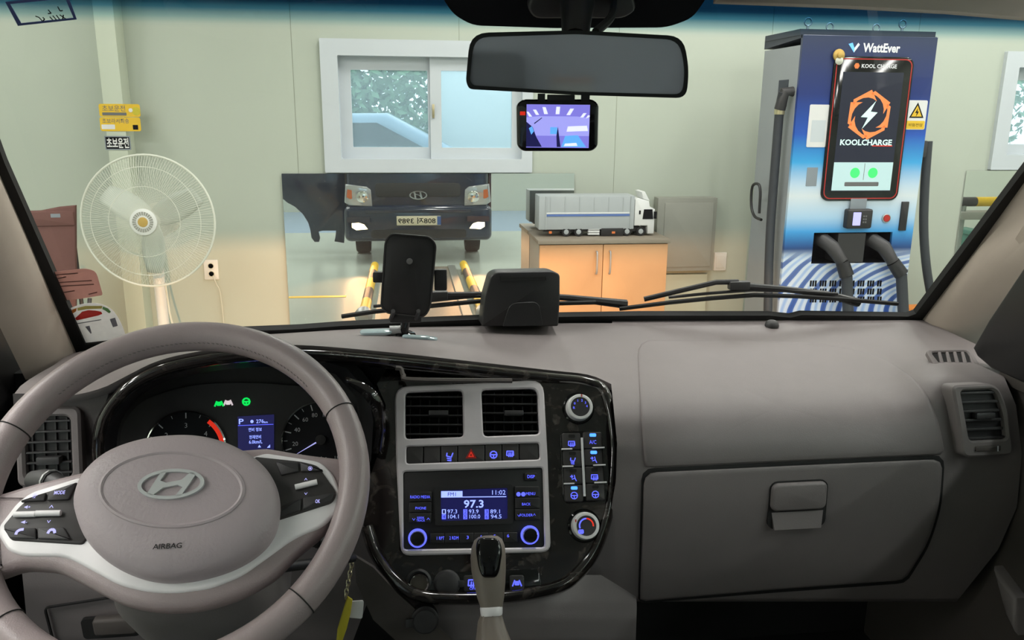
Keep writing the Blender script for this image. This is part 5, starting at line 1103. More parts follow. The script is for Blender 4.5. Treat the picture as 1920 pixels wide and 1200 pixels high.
for k in range(6):
    u0 = q[0]+(q[2]-q[0])*k/6; u1 = q[0]+(q[2]-q[0])*(k+1)/6; G(S).prism(rrect(u0+0.0003, q[1], u1-0.0003, q[3], 0.001), 0.002, 0.005, 0.0008).build('preset_key', 'black_plastic', rdo)
for s_, px, py, wp in (('1 RPT', 826, 1009, 14), ('2 RDM', 851, 1008.5, 17), ('3', 876.5, 1007.5, 4), ('4', 901, 1006.5, 4), ('5', 927, 1005.5, 4), ('6', 952, 1004.5, 4)): rtxt(s_, px, py, 6, wp, 'key_lettering', 'glow_blue', rdo, 0.0052)
for px, py in ((783, 1009), (993, 1003)):
    c_ = S.uv(px, py); kr = G(S).lathe([(0.0130, 0.002), (0.0130, 0.004), (0.0108, 0.0045), (0.0100, 0.003)], (*c_, 0), 28).build('knob_glow_ring', 'glow_blue', rdo)
    G(S).lathe([(0.0098, 0.002), (0.0094, 0.014), (0.0085, 0.016), (0.0, 0.0165)], (c_[0], c_[1]-0.001, 0), 28).build('knob', 'black_gloss', rdo)
    G(S).lathe([(0.0104, 0.0025), (0.0104, 0.006), (0.0098, 0.0062)], (c_[0], c_[1]-0.0006, 0), 28).build('knob_collar', 'chrome', rdo)
# climate controls
cl = thing('climate_controls', 'climate buttons between two round white ringed knobs', 'climate control', S.pt((0.13, -0.08, 0)))
def knob(px, py, kind):
    c_ = S.uv(px, py); k = G(S).lathe([(0.0235, -0.001), (0.0235, 0.002), (0.0215, 0.004)], (*c_, 0), 32).build('climate_knob', 'black_gloss', cl, label='round fan speed knob' if kind == 0 else 'round temperature knob with a red and blue arc')
    G(S).lathe([(0.0195, 0.002), (0.0185, 0.018), (0.0175, 0.019), (0.0142, 0.0192), (0.0140, 0.018)], (*c_, 0), 36).build('knob_ring', 'white_knob', k)
    G(S).lathe([(0.0141, 0.016), (0.0138, 0.0185), (0.0, 0.0188)], (*c_, 0), 32).build('knob_face', 'charcoal_plastic', k)
    a = rad(82 if kind == 0 else 155); G(S).box((c_[0]+0.0165*math.cos(a)-0.0009, c_[1]+0.0165*math.sin(a)-0.0018, 0.0185), (c_[0]+0.0165*math.cos(a)+0.0009, c_[1]+0.0165*math.sin(a)+0.0018, 0.0196)).build('knob_mark', 'red_paint', k, 0)
    if kind == 0:
        for s_, an in (('R', 190), ('0', 150), ('1', 112), ('2', 75), ('3', 38), ('4', 5)): G(S).text(s_, c_[0]+0.0095*math.cos(rad(an)), c_[1]+0.0095*math.sin(rad(an)), 0.0035, 0.0190).build('knob_number', 'glow_blue', k, 0)
    else:
        for a0, a1, mt in ((90, 200, 'glow_blue'), (88, -5, 'glow_red')):
            g = G(S); ks = [rad(a0+(a1-a0)*i/12) for i in range(13)]
            for i in range(12): g.add([(c_[0]+R_*math.cos(x), c_[1]+R_*math.sin(x), 0.0192) for R_, x in ((0.0088, ks[i]), (0.0108, ks[i]), (0.0108, ks[i+1]), (0.0088, ks[i+1]))], [(0, 1, 2, 3)])
            g.build('temperature_arc', mt, k, 0)
        icon(S, px-10, py+11, DEF, 'glow_blue', k, 0.0032, 0.0192)
knob(1084, 766, 0); knob(1095, 986, 1)
bq = S.poly(px_round([(1051, 812, 12), (1126, 809, 12), (1132, 937, 14), (1058, 944, 14)], n=3)); G(S).prism(inset(bq, -0.0015), -0.002, 0.003, 0.001).build('button_surround', 'black_gloss', cl)
ICN = [[DEF, None], [SEAT, FACE], [FACE, DEF], [RINGI, RINGI]]
for row in range(4):
    for c2 in range(2):
        x0 = (1053, 1092)[c2]+row*1.6; x1 = (1087, 1127)[c2]+row*1.6; y0_ = 813+32.2*row-2*c2; q = S.rect(x0, y0_, x1, y0_+31.2)
        b_ = G(S).prism(rrect(*q, 0.0025), 0.002, 0.008, 0.0015).build('climate_button', 'button_grey', cl)
        lit = (row, c2) in ((0, 1), (1, 1), (3, 0)); l_ = S.rect((x0+x1)/2-6, y0_+3, (x0+x1)/2+6, y0_+9)
        G(S).prism(rrect(*l_, 0.0015), 0.008, 0.0088).build('indicator_light', 'glow_led' if lit else 'seam_dark', b_, 0)
        if ICN[row][c2]: icon(S, (x0+x1)/2, y0_+20, ICN[row][c2], 'glow_blue', b_, 0.0048, 0.0083, wd=0.0006)
        else: rtxt('A/C', (x0+x1)/2, y0_+19, 7, 13, 'button_lettering', 'glow_blue', b_, 0.0083)
q0_, q1_ = S.uv(1089, 822), S.uv(1094, 931); G(S).tube([(*q0_, 0.009), (*q1_, 0.009)], 0.0019, 8).build('divider_bar', 'white_knob', cl)
for row in range(3):
    for xa, xb in ((1051, 1071), (1108, 1131)):
        a_, b_ = S.uv(xa+2*row, 843+32.2*row-(1.5 if xa > 1100 else -0.5)), S.uv(xb+2*row, 843+32.2*row-(2.5 if xa > 1100 else 0)); G(S).tube([(*a_, 0.009), (*b_, 0.009)], 0.0013, 6).build('side_bar', 'white_knob', cl)
# sockets and lower switches
c_ = S.uv(785, 1091); sk = thing('lighter_socket', 'open metal lighter socket below the radio', 'socket', S.pt((*c_, 0)))
G(S).lathe([(0.0165, -0.001), (0.0175, 0.004), (0.0145, 0.006), (0.0135, 0.004)], (*c_, 0), 28, cap=False).build('socket_ring', 'charcoal_plastic', sk)
G(S).lathe([(0.0135, 0.004), (0.0128, 0.007), (0.0112, 0.006), (0.0108, 0.0015)], (c_[0]+0.001, c_[1]-0.002, 0), 28, cap=False).build('socket_rim', 'chrome', sk)
G(S).lathe([(0.0, 0.0012), (0.0108, 0.0014)], (c_[0]+0.001, c_[1]-0.002, 0), 24).build('socket_bore', 'plate_brown', sk)
c_ = S.uv(838, 1094); cp = thing('socket_cap', 'closed black socket cap beside the open lighter socket', 'socket cap', S.pt((*c_, 0)))
G(S).lathe([(0.0185, 0.0), (0.0185, 0.003), (0.016, 0.005), (0.0155, 0.009), (0.013, 0.0105), (0.0, 0.0110)], (*c_, 0), 28).build('cap', 'charcoal_plastic', cp)
G(S).bbox((c_[0]+0.014, c_[1]-0.005, 0.001), (c_[0]+0.024, c_[1]+0.004, 0.007), 0.002).build('cap_strap', 'charcoal_plastic', cp)
lw = thing('lower_switches', 'recessed strip with two blue lit switches below the radio', 'switch panel', S.pt((0.03, -0.17, 0)))
q = S.poly(px_round([(842, 1073, 8), (1010, 1066, 10), (1016, 1108, 8), (846, 1117, 8)], n=3)); G(S).prism(q, -0.004, 0.0012, 0.0004).build('strip', 'black_gloss', lw)
for x0, x1, st in ((869, 903, DEF), (955, 982, LANE)):
    q = S.rect(x0, 1078, x1, 1110); G(S).prism(rrect(*q, 0.003), 0.001, 0.006, 0.0015).build('switch', 'charcoal_plastic', lw)
    icon(S, (x0+x1)/2, 1093, st, 'glow_blue', lw, 0.0062, 0.0062, wd=0.0009)
rtxt('OFF', 886, 1103, 5, 12, 'switch_lettering', 'glow_blue', lw, 0.0062)
# lower centre panel with cap
lp = [(1062, 1.028), (1130, 1.0), (1160, 0.995), (1200, 1.0), (1260, 1.04)]
hf('lower_centre_panel', [(1040, 640), (1100, 690), (1140, 700), (1200, 745), (1260, 770)], [(1040, 1160), (1090, 1192), (1140, 1194), (1200, 1192), (1260, 1185)], 1078, 1260, lambda x, y: table(lp, y)+0.012+(max(0, (x-1020)/175)**1.5)*0.075, 'dash_plastic', db)
arm = [(664, 1040), (700, 1062), (745, 1110), (790, 1150), (850, 1200), (760, 1215), (700, 1160), (668, 1090)]
G().add([at(x, y, 0.998+0.02*(k % 2)*0) for k, (x, y) in enumerate(arm)], [tuple(range(8))]).build('console_shoulder', 'dash_plastic_dark', db, 0, thick=0.006)
CC = facing(at(797, 1163, 0.985), 18, 0); tp_ = thing('socket_cap', 'round black cap on the taupe panel left of the gear lever', 'socket cap', CC.o)
G(CC).lathe([(0.0185, -0.02), (0.0185, 0.0), (0.016, 0.002), (0.015, 0.007), (0.0, 0.008)], n=28).build('cap', 'charcoal_plastic', tp_); G(CC).bbox((-0.026, -0.008, -0.003), (-0.014, 0.004, 0.004), 0.002).build('cap_strap', 'charcoal_plastic', tp_)
# ================================================================ INSTRUMENT CLUSTER
IC = facing(at(450, 800, 1.155), 16, 0)
ic = thing('instrument_cluster', 'dark instrument cluster with two dials behind the steering wheel', 'instrument cluster', IC.pt((0, -0.08, 0)))
inner = [p for p in C2 if p.x < 610 and p.y < 900]
near = []
for i, p in enumerate(inner):
    a_, b_ = inner[max(0, i-1)], inner[min(len(inner)-1, i+1)]; d = Vector((b_.x-a_.x, b_.y-a_.y)).normalized(); n_ = Vector((-d.y, d.x)); near.append((p.x+n_.x*21, p.y+n_.y*21, p.z+0.002))
near += [(650, 690, 1.085), (690, 735, 1.085), (700, 790, 1.085), (696, 860, 1.085), (680, 920, 1.08)]
cc = Vector((445, 810)); rows = []
for s_, dy in ((1.0, 0.0), (0.97, 0.03), (0.93, 0.06), (0.90, 0.068)):
    rows.append([at(cc.x+(p[0]-cc.x)*s_, cc.y+(p[1]-cc.y)*s_, p[2]+dy) for p in near])
G().loft(rows).build('hood_lining', 'black_plastic', ic, 60)
fpoly = px_round([(225, 920, 10), (225, 800, 60), (262, 752, 60), (350, 722, 60), (470, 716, 60), (610, 728, 60), (672, 772, 40), (690, 830, 30), (684, 925, 10)], n=4)
G(IC).prism(IC.poly(fpoly), -0.004, 0.0).build('dial_plate', 'charcoal_plastic', ic, 0)
bk = px_round([(150, 930, 8), (150, 700, 60), (400, 640, 60), (640, 650, 60), (730, 760, 40), (720, 960, 8)], n=3)
G(IC).prism(IC.poly(bk), -0.014, -0.010).build('housing_back', 'black_plastic', ic, 0)
def dial(px, py, rpx, name, label_fn):
    c_ = IC.uv(px, py); R_ = IC.uv(px+rpx, py)[0]-c_[0]
    d = G(IC).lathe([(R_, 0.0), (R_*1.0, 0.005), (R_*0.965, 0.006), (R_*0.955, 0.002)], (*c_, 0), 56, cap=False).build('dial_ring', 'chrome', ic)
    f = G(IC).lathe([(R_*0.955, 0.001), (0.0, 0.001)], (*c_, 0), 48).build(name, 'dial_black', ic)
    return c_, R_, f
c_, R_, f1 = dial(350, 843, 76, 'rev_counter', None)
def tick(g, c, r0, r1, ang, w):
    a = rad(ang); ca, sa = math.cos(a), math.sin(a); g.add([(c[0]+r0*ca-w*sa, c[1]+r0*sa+w*ca, 0.0016), (c[0]+r0*ca+w*sa, c[1]+r0*sa-w*ca, 0.0016), (c[0]+r1*ca+w*sa, c[1]+r1*sa-w*ca, 0.0016), (c[0]+r1*ca-w*sa, c[1]+r1*sa+w*ca, 0.0016)], [(0, 1, 2, 3)])
g = G(IC)
for k in range(0, 13): tick(g, c_, R_*(0.80 if k % 2 == 0 else 0.86), R_*0.94, 225-22.5*k, 0.0008 if k % 2 == 0 else 0.0004)
g.build('rev_ticks', 'dial_white', f1, 0)
for n_, an in ((0, 225), (1, 180), (2, 141), (3, 90), (4, 39), (5, 0)): G(IC).text(str(n_), c_[0]+R_*0.62*math.cos(rad(an)), c_[1]+R_*0.62*math.sin(rad(an)), 0.0070, 0.0016).build('dial_number', 'dial_white', f1, 0)
g = G(IC)
for k in range(10):
    a0, a1 = rad(52-5*k), rad(47-5*k); g.add([(c_[0]+r_*math.cos(x), c_[1]+r_*math.sin(x), 0.0018) for r_, x in ((R_*0.84, a0), (R_*0.95, a0), (R_*0.95, a1), (R_*0.84, a1))], [(0, 1, 2, 3)])
g.build('red_zone', 'glow_red', f1, 0)
c_, R_, f2 = dial(602, 824, 73, 'speedometer', None)
g = G(IC)
for k in range(0, 19): tick(g, c_, R_*(0.78 if k % 2 == 0 else 0.85), R_*0.94, 225-15*k, 0.0008 if k % 2 == 0 else 0.0004)
g.build('speed_ticks', 'dial_white', f2, 0)
for n_, an in ((0, 218), (20, 187), (40, 155), (60, 126), (80, 103), (100, 76), (120, 46), (140, 10), (160, -30), (180, -48)): G(IC).text(str(n_), c_[0]+R_*0.66*math.cos(rad(an)), c_[1]+R_*0.66*math.sin(rad(an)), 0.0060, 0.0016).build('dial_number', 'dial_white', f2, 0)
a = rad(209); G(IC).add([(c_[0]-0.0012*math.sin(a), c_[1]+0.0012*math.cos(a), 0.004), (c_[0]+0.0012*math.sin(a), c_[1]-0.0012*math.cos(a), 0.004), (c_[0]+R_*0.86*math.cos(a), c_[1]+R_*0.86*math.sin(a), 0.004)], [(0, 1, 2)]).build('speed_needle', 'glow_violet', f2, 0)
G(IC).lathe([(0.008, 0.001), (0.0075, 0.006), (0.0, 0.007)], (*c_, 0), 20).build('needle_hub', 'black_plastic', f2)
g = G(IC); fc = (c_[0], c_[1]-R_*0.80)
for k in range(7): tick(g, fc, R_*0.30, R_*0.36, 150-20*k, 0.0006)
tick(g, fc, R_*0.05, R_*0.34, 82, 0.0006); g.build('fuel_gauge', 'dial_white', f2, 0)
scn = IC.poly([(446, 781), (514, 777), (514, 862), (447, 866)]); dsp = G(IC).prism(scn, 0.0, 0.002).build('trip_display', 'screen_navy', ic, 0)
def ctxt(s_, px, py, hpx, wpx, matn='glow_pale_blue'): return rtxt(s_, px, py, hpx, wpx, 'display_lettering', matn, dsp, 0.0022, 0.01, IC)
ctxt('P', 453, 790, 10, 9); ctxt('276', 488, 789.5, 7, 14); ctxt('km', 499, 791, 4, 7); ctxt('●', 473, 790, 6, 6); ctxt('연비 정보', 479, 805, 7, 25); ctxt('현재연비', 479, 819, 7, 22); ctxt('6.0km/L', 480, 828, 6.5, 25); ctxt('▲', 487, 836, 5, 6); ctxt('◢', 504, 836, 6, 6)
q = IC.rect(447, 796, 513, 797); G(IC).box((q[0], q[1], 0.002), (q[2], q[3], 0.0022)).build('display_rule', 'glow_blue', dsp, 0)
icon(IC, 411, 757, LANE, 'glow_green', ic, 0.0060, 0.0012, 'lane_light', 0.0012); icon(IC, 428, 755, LANE, 'glow_white', ic, 0.0060, 0.0012, 'car_light', 0.0012); icon(IC, 462, 753, RINGI, 'glow_green', ic, 0.0050, 0.0012, 'lamp_light', 0.0012)
# ================================================================ STEERING WHEEL
SW = facing((-0.2455, 0.815, 1.3035), 48, 0)
st = thing('steering_wheel', 'taupe leather steering wheel with silver trimmed spokes', 'steering wheel', SW.o)
RM, rm_ = 0.1835, 0.0162
g = G(SW); rows = []
for i in range(96):
    a = 2*math.pi*i/96; ca, sa = math.cos(a), math.sin(a); row = []
    for k in range(16):
        b_ = 2*math.pi*k/16; rr_ = RM+rm_*1.0*math.cos(b_); row.append((rr_*ca, rr_*sa, rm_*1.15*math.sin(b_)))
    rows.append(row)
g.loft(rows, close_u=True, close_v=True); g.build('rim', 'leather', st, 60)
def rim_ang(px, py): u, v = SW.uv(px, py); return math.atan2(v, u)
for px, py in ((40, 812), (665, 762), (560, 1122), (30, 1155)):
    a = rim_ang(px, py); ca, sa = math.cos(a), math.sin(a)
    G(SW).tube([((RM+(rm_+0.0003)*math.cos(b_))*ca, (RM+(rm_+0.0003)*math.cos(b_))*sa, (rm_*1.15+0.0003)*math.sin(b_)) for b_ in [2*math.pi*k/24 for k in range(24)]], 0.0007, 5, True).build('rim_seam', 'seam_dark', st)
g = G(SW)
for k in range(60):
    a = rad(40+100*k/59); ca, sa = math.cos(a), math.sin(a); p = Vector(((RM-rm_*0.93)*ca, (RM-rm_*0.93)*sa, rm_*0.55)); tn = Vector((-sa, ca, 0.0)); g.tube([p-tn*0.0014, p+tn*0.0014+Vector((ca, sa, 0))*0.001], 0.0005, 4)
g.build('rim_stitching', 'dash_plastic', st, 0)
body = px_round([(-20, 930, 10), (60, 906, 20), (150, 884, 10), (330, 850, 20), (500, 838, 10), (570, 850, 30), (640, 858, 10), (668, 900, 10), (668, 985, 10), (640, 955, 20), (600, 1002, 20), (556, 1036, 20), (515, 1080, 20), (450, 1118, 30), (375, 1140, 30), (300, 1144, 30), (230, 1132, 30), (165, 1098, 30), (105, 1066, 20), (40, 1062, 20), (-10, 1080, 10)], n=4)
G(SW).prism(SW.poly(body), -0.016, 0.003, 0.008).build('spoke_body', 'leather', st)
silv = px_round([(150, 899, 8), (62, 926, 14), (34, 948, 10), (2, 990, 10), (0, 1006, 6), (18, 1036, 10), (50, 1046, 10), (125, 1046, 20), (175, 1072, 20), (225, 1100, 20), (280, 1113, 20), (330, 1115, 20), (395, 1107, 20), (455, 1083, 20), (505, 1047, 20), (550, 1014, 20), (605, 990, 16), (634, 962, 10), (642, 934, 10), (626, 893, 12), (602, 869, 12), (560, 862, 10), (500, 853, 8), (330, 900, 8)], n=4)
G(SW).prism(SW.poly(silv), 0.0, 0.0065, 0.003).build('spoke_trim', 'silver_trim', st)
podl = px_round([(160, 908, 5), (64, 937, 10), (42, 956, 8), (12, 992, 6), (26, 1018, 8), (160, 1026, 6), (200, 970, 6)], n=3); podr = px_round([(480, 862, 5), (566, 871, 10), (598, 879, 10), (633, 930, 8), (625, 948, 8), (500, 988, 6), (470, 930, 6)], n=3)
G(SW).prism(SW.poly(podl), 0.004, 0.009, 0.0015).build('button_pod', 'button_grey', st); G(SW).prism(SW.poly(podr), 0.004, 0.009, 0.0015).build('button_pod', 'button_grey', st)
for q in ([(70, 938), (95, 930), (92, 947), (45, 949), (52, 944)], [(98, 929), (152, 911), (136, 945), (95, 947)], [(14, 998), (76, 996), (77, 1018), (27, 1017)], [(78, 996), (128, 995), (142, 1020), (78, 1018)], [(518, 872), (562, 874), (563, 892), (529, 900)], [(564, 873), (600, 885), (610, 891), (566, 893)], [(512, 963), (568, 941), (566, 965), (505, 983)], [(570, 940), (631, 930), (624, 947), (569, 964)]):
    G(SW).prism(inset(SW.poly(px_round(q, 3, 2)), 0.0004), 0.008, 0.0115, 0.001).build('wheel_button', 'charcoal_plastic', st)
for x0, x1, y0_, y1_ in ((36, 75, 968, 978), (76, 122, 966, 976), (556, 597, 922, 908)):
    a_, b_ = SW.uv(x0, (y0_+y1_)/2 if x0 < 300 else y0_), SW.uv(x1, (y0_+y1_)/2-1 if x0 < 300 else y1_+4); G(SW).tube([(*a_, 0.012), (*b_, 0.012)], 0.0030, 10).build('rocker', 'silver_trim', st)
def wtxt(s_, px, py, hpx, wpx): return rtxt(s_, px, py, hpx, wpx, 'button_symbol', 'glow_violet', st, 0.0118, 0.02, SW)
wtxt('MODE', 120, 932, 7, 20); wtxt('OK', 598, 948, 7, 9); wtxt('∧', 105, 958, 5, 8); wtxt('∨', 100, 986, 5, 7); wtxt('◀+', 60, 959, 6, 12); wtxt('◀-', 54, 987, 6, 12); wtxt('∧', 576, 907, 4, 6); wtxt('∨', 576, 934, 4, 6); wtxt('⦿', 584, 887, 8, 8); wtxt('☏', 74, 938, 9, 9)
icon(SW, 46, 1005, [[(-1, -0.8), (-0.9, 0.1), (-0.1, 0.7), (1, 0.8)]], 'glow_violet', st, 0.0030, 0.0118, 'button_symbol', 0.0013); icon(SW, 105, 1005, [[(-1, -0.4), (-0.7, 0.5), (0, 0.8), (0.7, 0.5), (1, -0.4)]], 'glow_violet', st, 0.0032, 0.0118, 'button_symbol', 0.0013)
# airbag cover
hub = [(134, 948), (137, 915), (155, 880), (195, 846), (250, 824), (310, 814), (370, 814), (425, 827), (475, 853), (508, 888), (522, 932), (518, 975), (500, 1012), (465, 1042), (420, 1064), (360, 1080), (300, 1084), (245, 1072), (195, 1046), (155, 1005)]
HP = [Vector(p) for p in resample([(*SW.uv(*p, 0.026), 0) for p in [tuple(x)[:2] for x in catmull([(a_, b_) for a_, b_ in hub], 6, True)]], 120, True)]
hc = sum(HP, Vector((0, 0, 0)))/len(HP); rows = []
for s_, w in ((0.99, 0.004), (1.0, 0.012), (0.995, 0.020), (0.97, 0.027), (0.92, 0.032), (0.82, 0.037), (0.70, 0.040), (0.55, 0.042), (0.35, 0.0435), (0.15, 0.044), (0.01, 0.044)):
    rows.append([(hc.x+(p.x-hc.x)*s_, hc.y+(p.y-hc.y)*s_, w) for p in HP])
hb_ = G(SW).loft(rows, close_u=True).build('airbag_cover', 'airbag_leather', st, 70)
HW = SW.shift(0, 0, 0.0405)
ring = [Vector((*HW.uv(322+133*math.cos(t_), 918+70*math.sin(t_)), 0)) for t_ in [2*math.pi*k/72 for k in range(72)]]
def dome(u, v):
    d = Vector((u-hc.x, v-hc.y)); a = math.atan2(d.y, d.x); rr_ = min(((p.x-hc.x)*math.cos(a)+(p.y-hc.y)*math.sin(a)) for p in HP if abs(math.atan2(p.y-hc.y, p.x-hc.x)-a) < 0.06) if True else 1
    return table([(0, 0.044), (0.15, 0.044), (0.35, 0.0435), (0.55, 0.042), (0.70, 0.040), (0.82, 0.037), (0.92, 0.032), (0.97, 0.027), (1.0, 0.012)], d.length/max(1e-6, rr_))
G(SW).tube([(p.x, p.y, dome(p.x, p.y)-0.0012) for p in ring], 0.0028, 8, True).build('cover_ridge', 'airbag_leather', hb_)
EM = SW.shift(0, 0, 0.044); e0 = EM.uv(322, 909); ea = EM.uv(384, 907)[0]-e0[0]; eb = (EM.uv(322, 881)[1]-EM.uv(322, 937)[1])/2
em = G(EM); em.ring(circle(*e0, ea, 48, eb), circle(*e0, ea*0.88, 48, eb*0.80), -0.001, 0.003)
em.prism([(e0[0]+ea*x, e0[1]+eb*y) for x, y in ((-0.68, -0.62), (-0.50, -0.72), (-0.22, -0.24), (0.20, -0.10), (0.36, -0.26), (0.16, -0.86), (0.36, -0.80), (0.72, 0.58), (0.55, 0.74), (0.30, 0.22), (-0.16, 0.08), (-0.34, 0.24), (-0.18, 0.86), (-0.36, 0.80))], -0.001, 0.003)
em.build('wheel_emblem', 'emblem_silver', hb_, 30)
em2 = G(EM).prism(circle(*e0, ea*0.9, 40, eb*0.84), -0.002, 0.0004).build('emblem_field', 'airbag_leather', hb_)
AW = SW.shift(0, 0, 0.041); ac = AW.uv(314, 1024); rtxt('AIRBAG', 314, 1024, 10, 54, 'airbag_lettering', 'seam_dark', hb_, dome(*ac)-0.041+0.0006, 0.01, AW)
# column shroud, stalks
co = thing('steering_column', 'taupe steering column shroud below the wheel', 'steering column', SW.pt((0, -0.06, -0.1)))
rows = []
for w, a_, b_, dv in ((-0.028, 0.062, 0.058, -0.012), (-0.05, 0.074, 0.070, -0.018), (-0.13, 0.088, 0.080, -0.03), (-0.22, 0.092, 0.080, -0.03), (-0.26, 0.085, 0.075, -0.03)):
    rows.append([(a_*math.copysign(abs(math.cos(t_))**0.6, math.cos(t_)), dv+b_*math.copysign(abs(math.sin(t_))**0.6, math.sin(t_)), w) for t_ in [2*math.pi*k/40 for k in range(40)]])
G(SW).loft(rows, close_u=True, caps=True).build('shroud', 'dash_plastic', co, 60)
G(SW).lathe([(0.042, -0.03), (0.045, -0.012)], n=24).build('hub_boss', 'black_plastic', co)
p0 = SW.pt((-0.07, 0.0, -0.06)); p1 = at(100, 905, 0.93); p2 = at(62, 900, 0.95)
sk_ = thing('indicator_stalk', 'grey indicator stalk left of the steering column', 'stalk', p1)
G().tube([p0, p0.lerp(p1, 0.6), p1], [0.008, 0.008, 0.012], 12).build('stem', 'black_plastic', sk_); G().tube([p1, p1.lerp(p2, 0.5), p2], [0.0135, 0.0145, 0.011], 12).build('grip', 'charcoal_plastic', sk_)
G().tube([p1.lerp(p2, 0.05), p1.lerp(p2, 0.12)], [0.0150, 0.0150], 12).build('collar', 'dusty_metal', sk_)
p0 = SW.pt((0.07, -0.03, -0.06)); p1 = at(592, 1012, 0.93); p2 = at(640, 1000, 0.95)
sk_ = thing('wiper_stalk', 'black wiper stalk right of the steering column', 'stalk', p1)
G().tube([p0, p1], [0.008, 0.009], 12).build('stem', 'black_plastic', sk_); G().tube([p1, p2], [0.011, 0.009], 12).build('grip', 'black_plastic', sk_)
# key, chain, tags
ky = thing('key_ring', 'ignition key chain with a yellow strap and white tag', 'key', at(655, 1075, 0.98))
G().tube([SW.pt((0.085, -0.06, -0.10)), at(662, 1046, 0.96)], 0.006, 10).build('key_head', 'black_plastic', ky)
for k in range(9):
    px = 661-1.6*k; py = 1050+8.5*k; a_ = at(px, py, 0.955); n_ = 0.0042
    pts = [a_+RT*(n_*0.55*math.cos(t_)*(1 if k % 2 else 0.35))+UP*(n_*1.05*math.sin(t_))+FW*(n_*0.5*math.cos(t_)*(0 if k % 2 else 1)) for t_ in [2*math.pi*j/10 for j in range(10)]]
    G().tube(pts, 0.0008, 5, True).build('chain_link', 'brass', ky)
yt = [(652, 1118), (661, 1124), (657, 1150), (650, 1178), (641, 1204), (630, 1210), (633, 1180), (642, 1150)]
KT = facing(at(647, 1160, 0.95), 10, 12)
G(KT).prism(KT.poly(yt), -0.002, 0.002, 0.001).build('strap', 'tag_yellow', ky)
G(KT).prism(KT.poly(px_round([(658, 1130, 3), (683, 1128, 4), (680, 1162, 4), (655, 1160, 3)], n=3)), -0.006, -0.003).build('white_tag', 'white_paper', ky)
# ================================================================ GEAR LEVER
GF = facing(at(916, 1100, 0.90), 30, 0)
gl = thing('gear_lever', 'taupe gear lever with a gloss black button face', 'gear lever', at(918, 1230, 0.86))
def gsec(y, xl, xr, dp, fr=GF, n=28):
    a_, b_ = fr.uv(xl, y), fr.uv(xr, y); c = ((a_[0]+b_[0])/2, (a_[1]+b_[1])/2); rx_ = (b_[0]-a_[0])/2
    return [(c[0]+rx_*math.copysign(abs(math.cos(t_))**0.75, math.cos(t_)), c[1], dp*math.copysign(abs(math.sin(t_))**0.75, math.sin(t_))) for t_ in [2*math.pi*k/n for k in range(n)]]
secs = [(1004, 908, 922, 0.004), (1006, 897, 933, 0.012), (1012, 889, 941, 0.018), (1025, 884, 946, 0.021), (1045, 882, 948, 0.022), (1070, 884, 948, 0.021), (1095, 889, 947, 0.020), (1120, 895, 945, 0.019), (1138, 901, 942, 0.017)]
G(GF).loft([gsec(*s_) for s_ in secs], close_u=True, caps=True).build('grip', 'gear_grey', gl, 60)
fp = px_round([(896, 1008, 14), (936, 1008, 14), (943, 1032, 12), (937, 1070, 10), (931, 1084, 6), (905, 1084, 6), (897, 1065, 10), (892, 1030, 12)], n=4)
g = G(GF); pf = [Vector((*GF.uv(p[0], p[1], 0.021), 0)) for p in resample(fp, 48, True)]; pc = sum(pf, Vector((0, 0, 0)))/48
g.loft([[(pc.x+(p.x-pc.x)*s_, pc.y+(p.y-pc.y)*s_, w) for p in pf] for s_, w in ((1.0, 0.0145), (0.98, 0.0205), (0.9, 0.0228), (0.7, 0.0240), (0.4, 0.0246), (0.02, 0.0248))], close_u=True); g.build('button_face', 'black_gloss', gl, 60)
G(GF).loft([gsec(1137, 901, 941, 0.0175), gsec(1140, 900, 942, 0.0185), gsec(1150, 901, 942, 0.0185), gsec(1154, 902, 941, 0.0175)], close_u=True, caps=True).build('silver_collar', 'silver_trim', gl, 60)
bt = [(1152, 903, 940, 0.016), (1165, 898, 944, 0.019), (1180, 896, 948, 0.022), (1200, 894, 955, 0.028), (1225, 885, 965, 0.036), (1260, 860, 985, 0.05)]
rows = []
for y, xl, xr, dp in bt:
    q = gsec(y, xl, xr, dp); c = sum((Vector(p) for p in q), Vector((0, 0, 0)))/len(q)
    rows.append([tuple(c+(Vector(p)-c)*(1+0.09*math.sin(7*2*math.pi*k/len(q)+y*0.03))) for k, p in enumerate(q)])
G(GF).loft(rows, close_u=True).build('gaiter', 'gear_grey', gl, 60)
# ================================================================ REAR-VIEW MIRROR, CAMERA SCREEN, SENSOR PATCH
RV = facing(at(1081, 118, 0.985), -3, -9)
rv = thing('rear_view_mirror', 'black rimmed interior rear view mirror', 'mirror', RV.pt((0, -0.03, 0)))
ro = px_round([(874, 152, 30), (882, 62, 34), (1080, 57, 10), (1280, 68, 36), (1291, 130, 26), (1286, 184, 20), (1080, 178, 10), (880, 167, 20)], n=5)
ri = px_round([(881, 150, 24), (889, 70, 28), (1080, 64, 10), (1273, 75, 32), (1284, 130, 22), (1279, 177, 16), (1080, 172, 10), (887, 160, 16)], n=5)
RO, RI = RV.poly(ro), RV.poly(ri)
G(RV).prism(RO, -0.022, 0.0, 0.004).build('housing', 'black_plastic', rv)
G(RV).ring(RO, RI, -0.002, 0.004).build('rim', 'black_rubber', rv)
G(RV).prism(RI, 0.0, 0.0012).build('mirror_glass', 'cab_mirror', rv, 0)
def seen_behind(px, py, Y):            # what the mirror shows at a pixel, on the panel behind the seats
    d = ray(px, py); p = RV.pt((*RV.uv(px, py), 0.0)); rr_ = d-RV.w*(2*d.dot(RV.w)); return p+rr_*((Y-p.y)/rr_.y)
cq = [seen_behind(px, py, -0.545) for px, py in ((1040, 152), (1110, 160), (1110, 178), (1032, 172))]; z_ = min(p.z for p in cq); z1_ = max(p.z for p in cq); x_ = [p.x for p in cq]
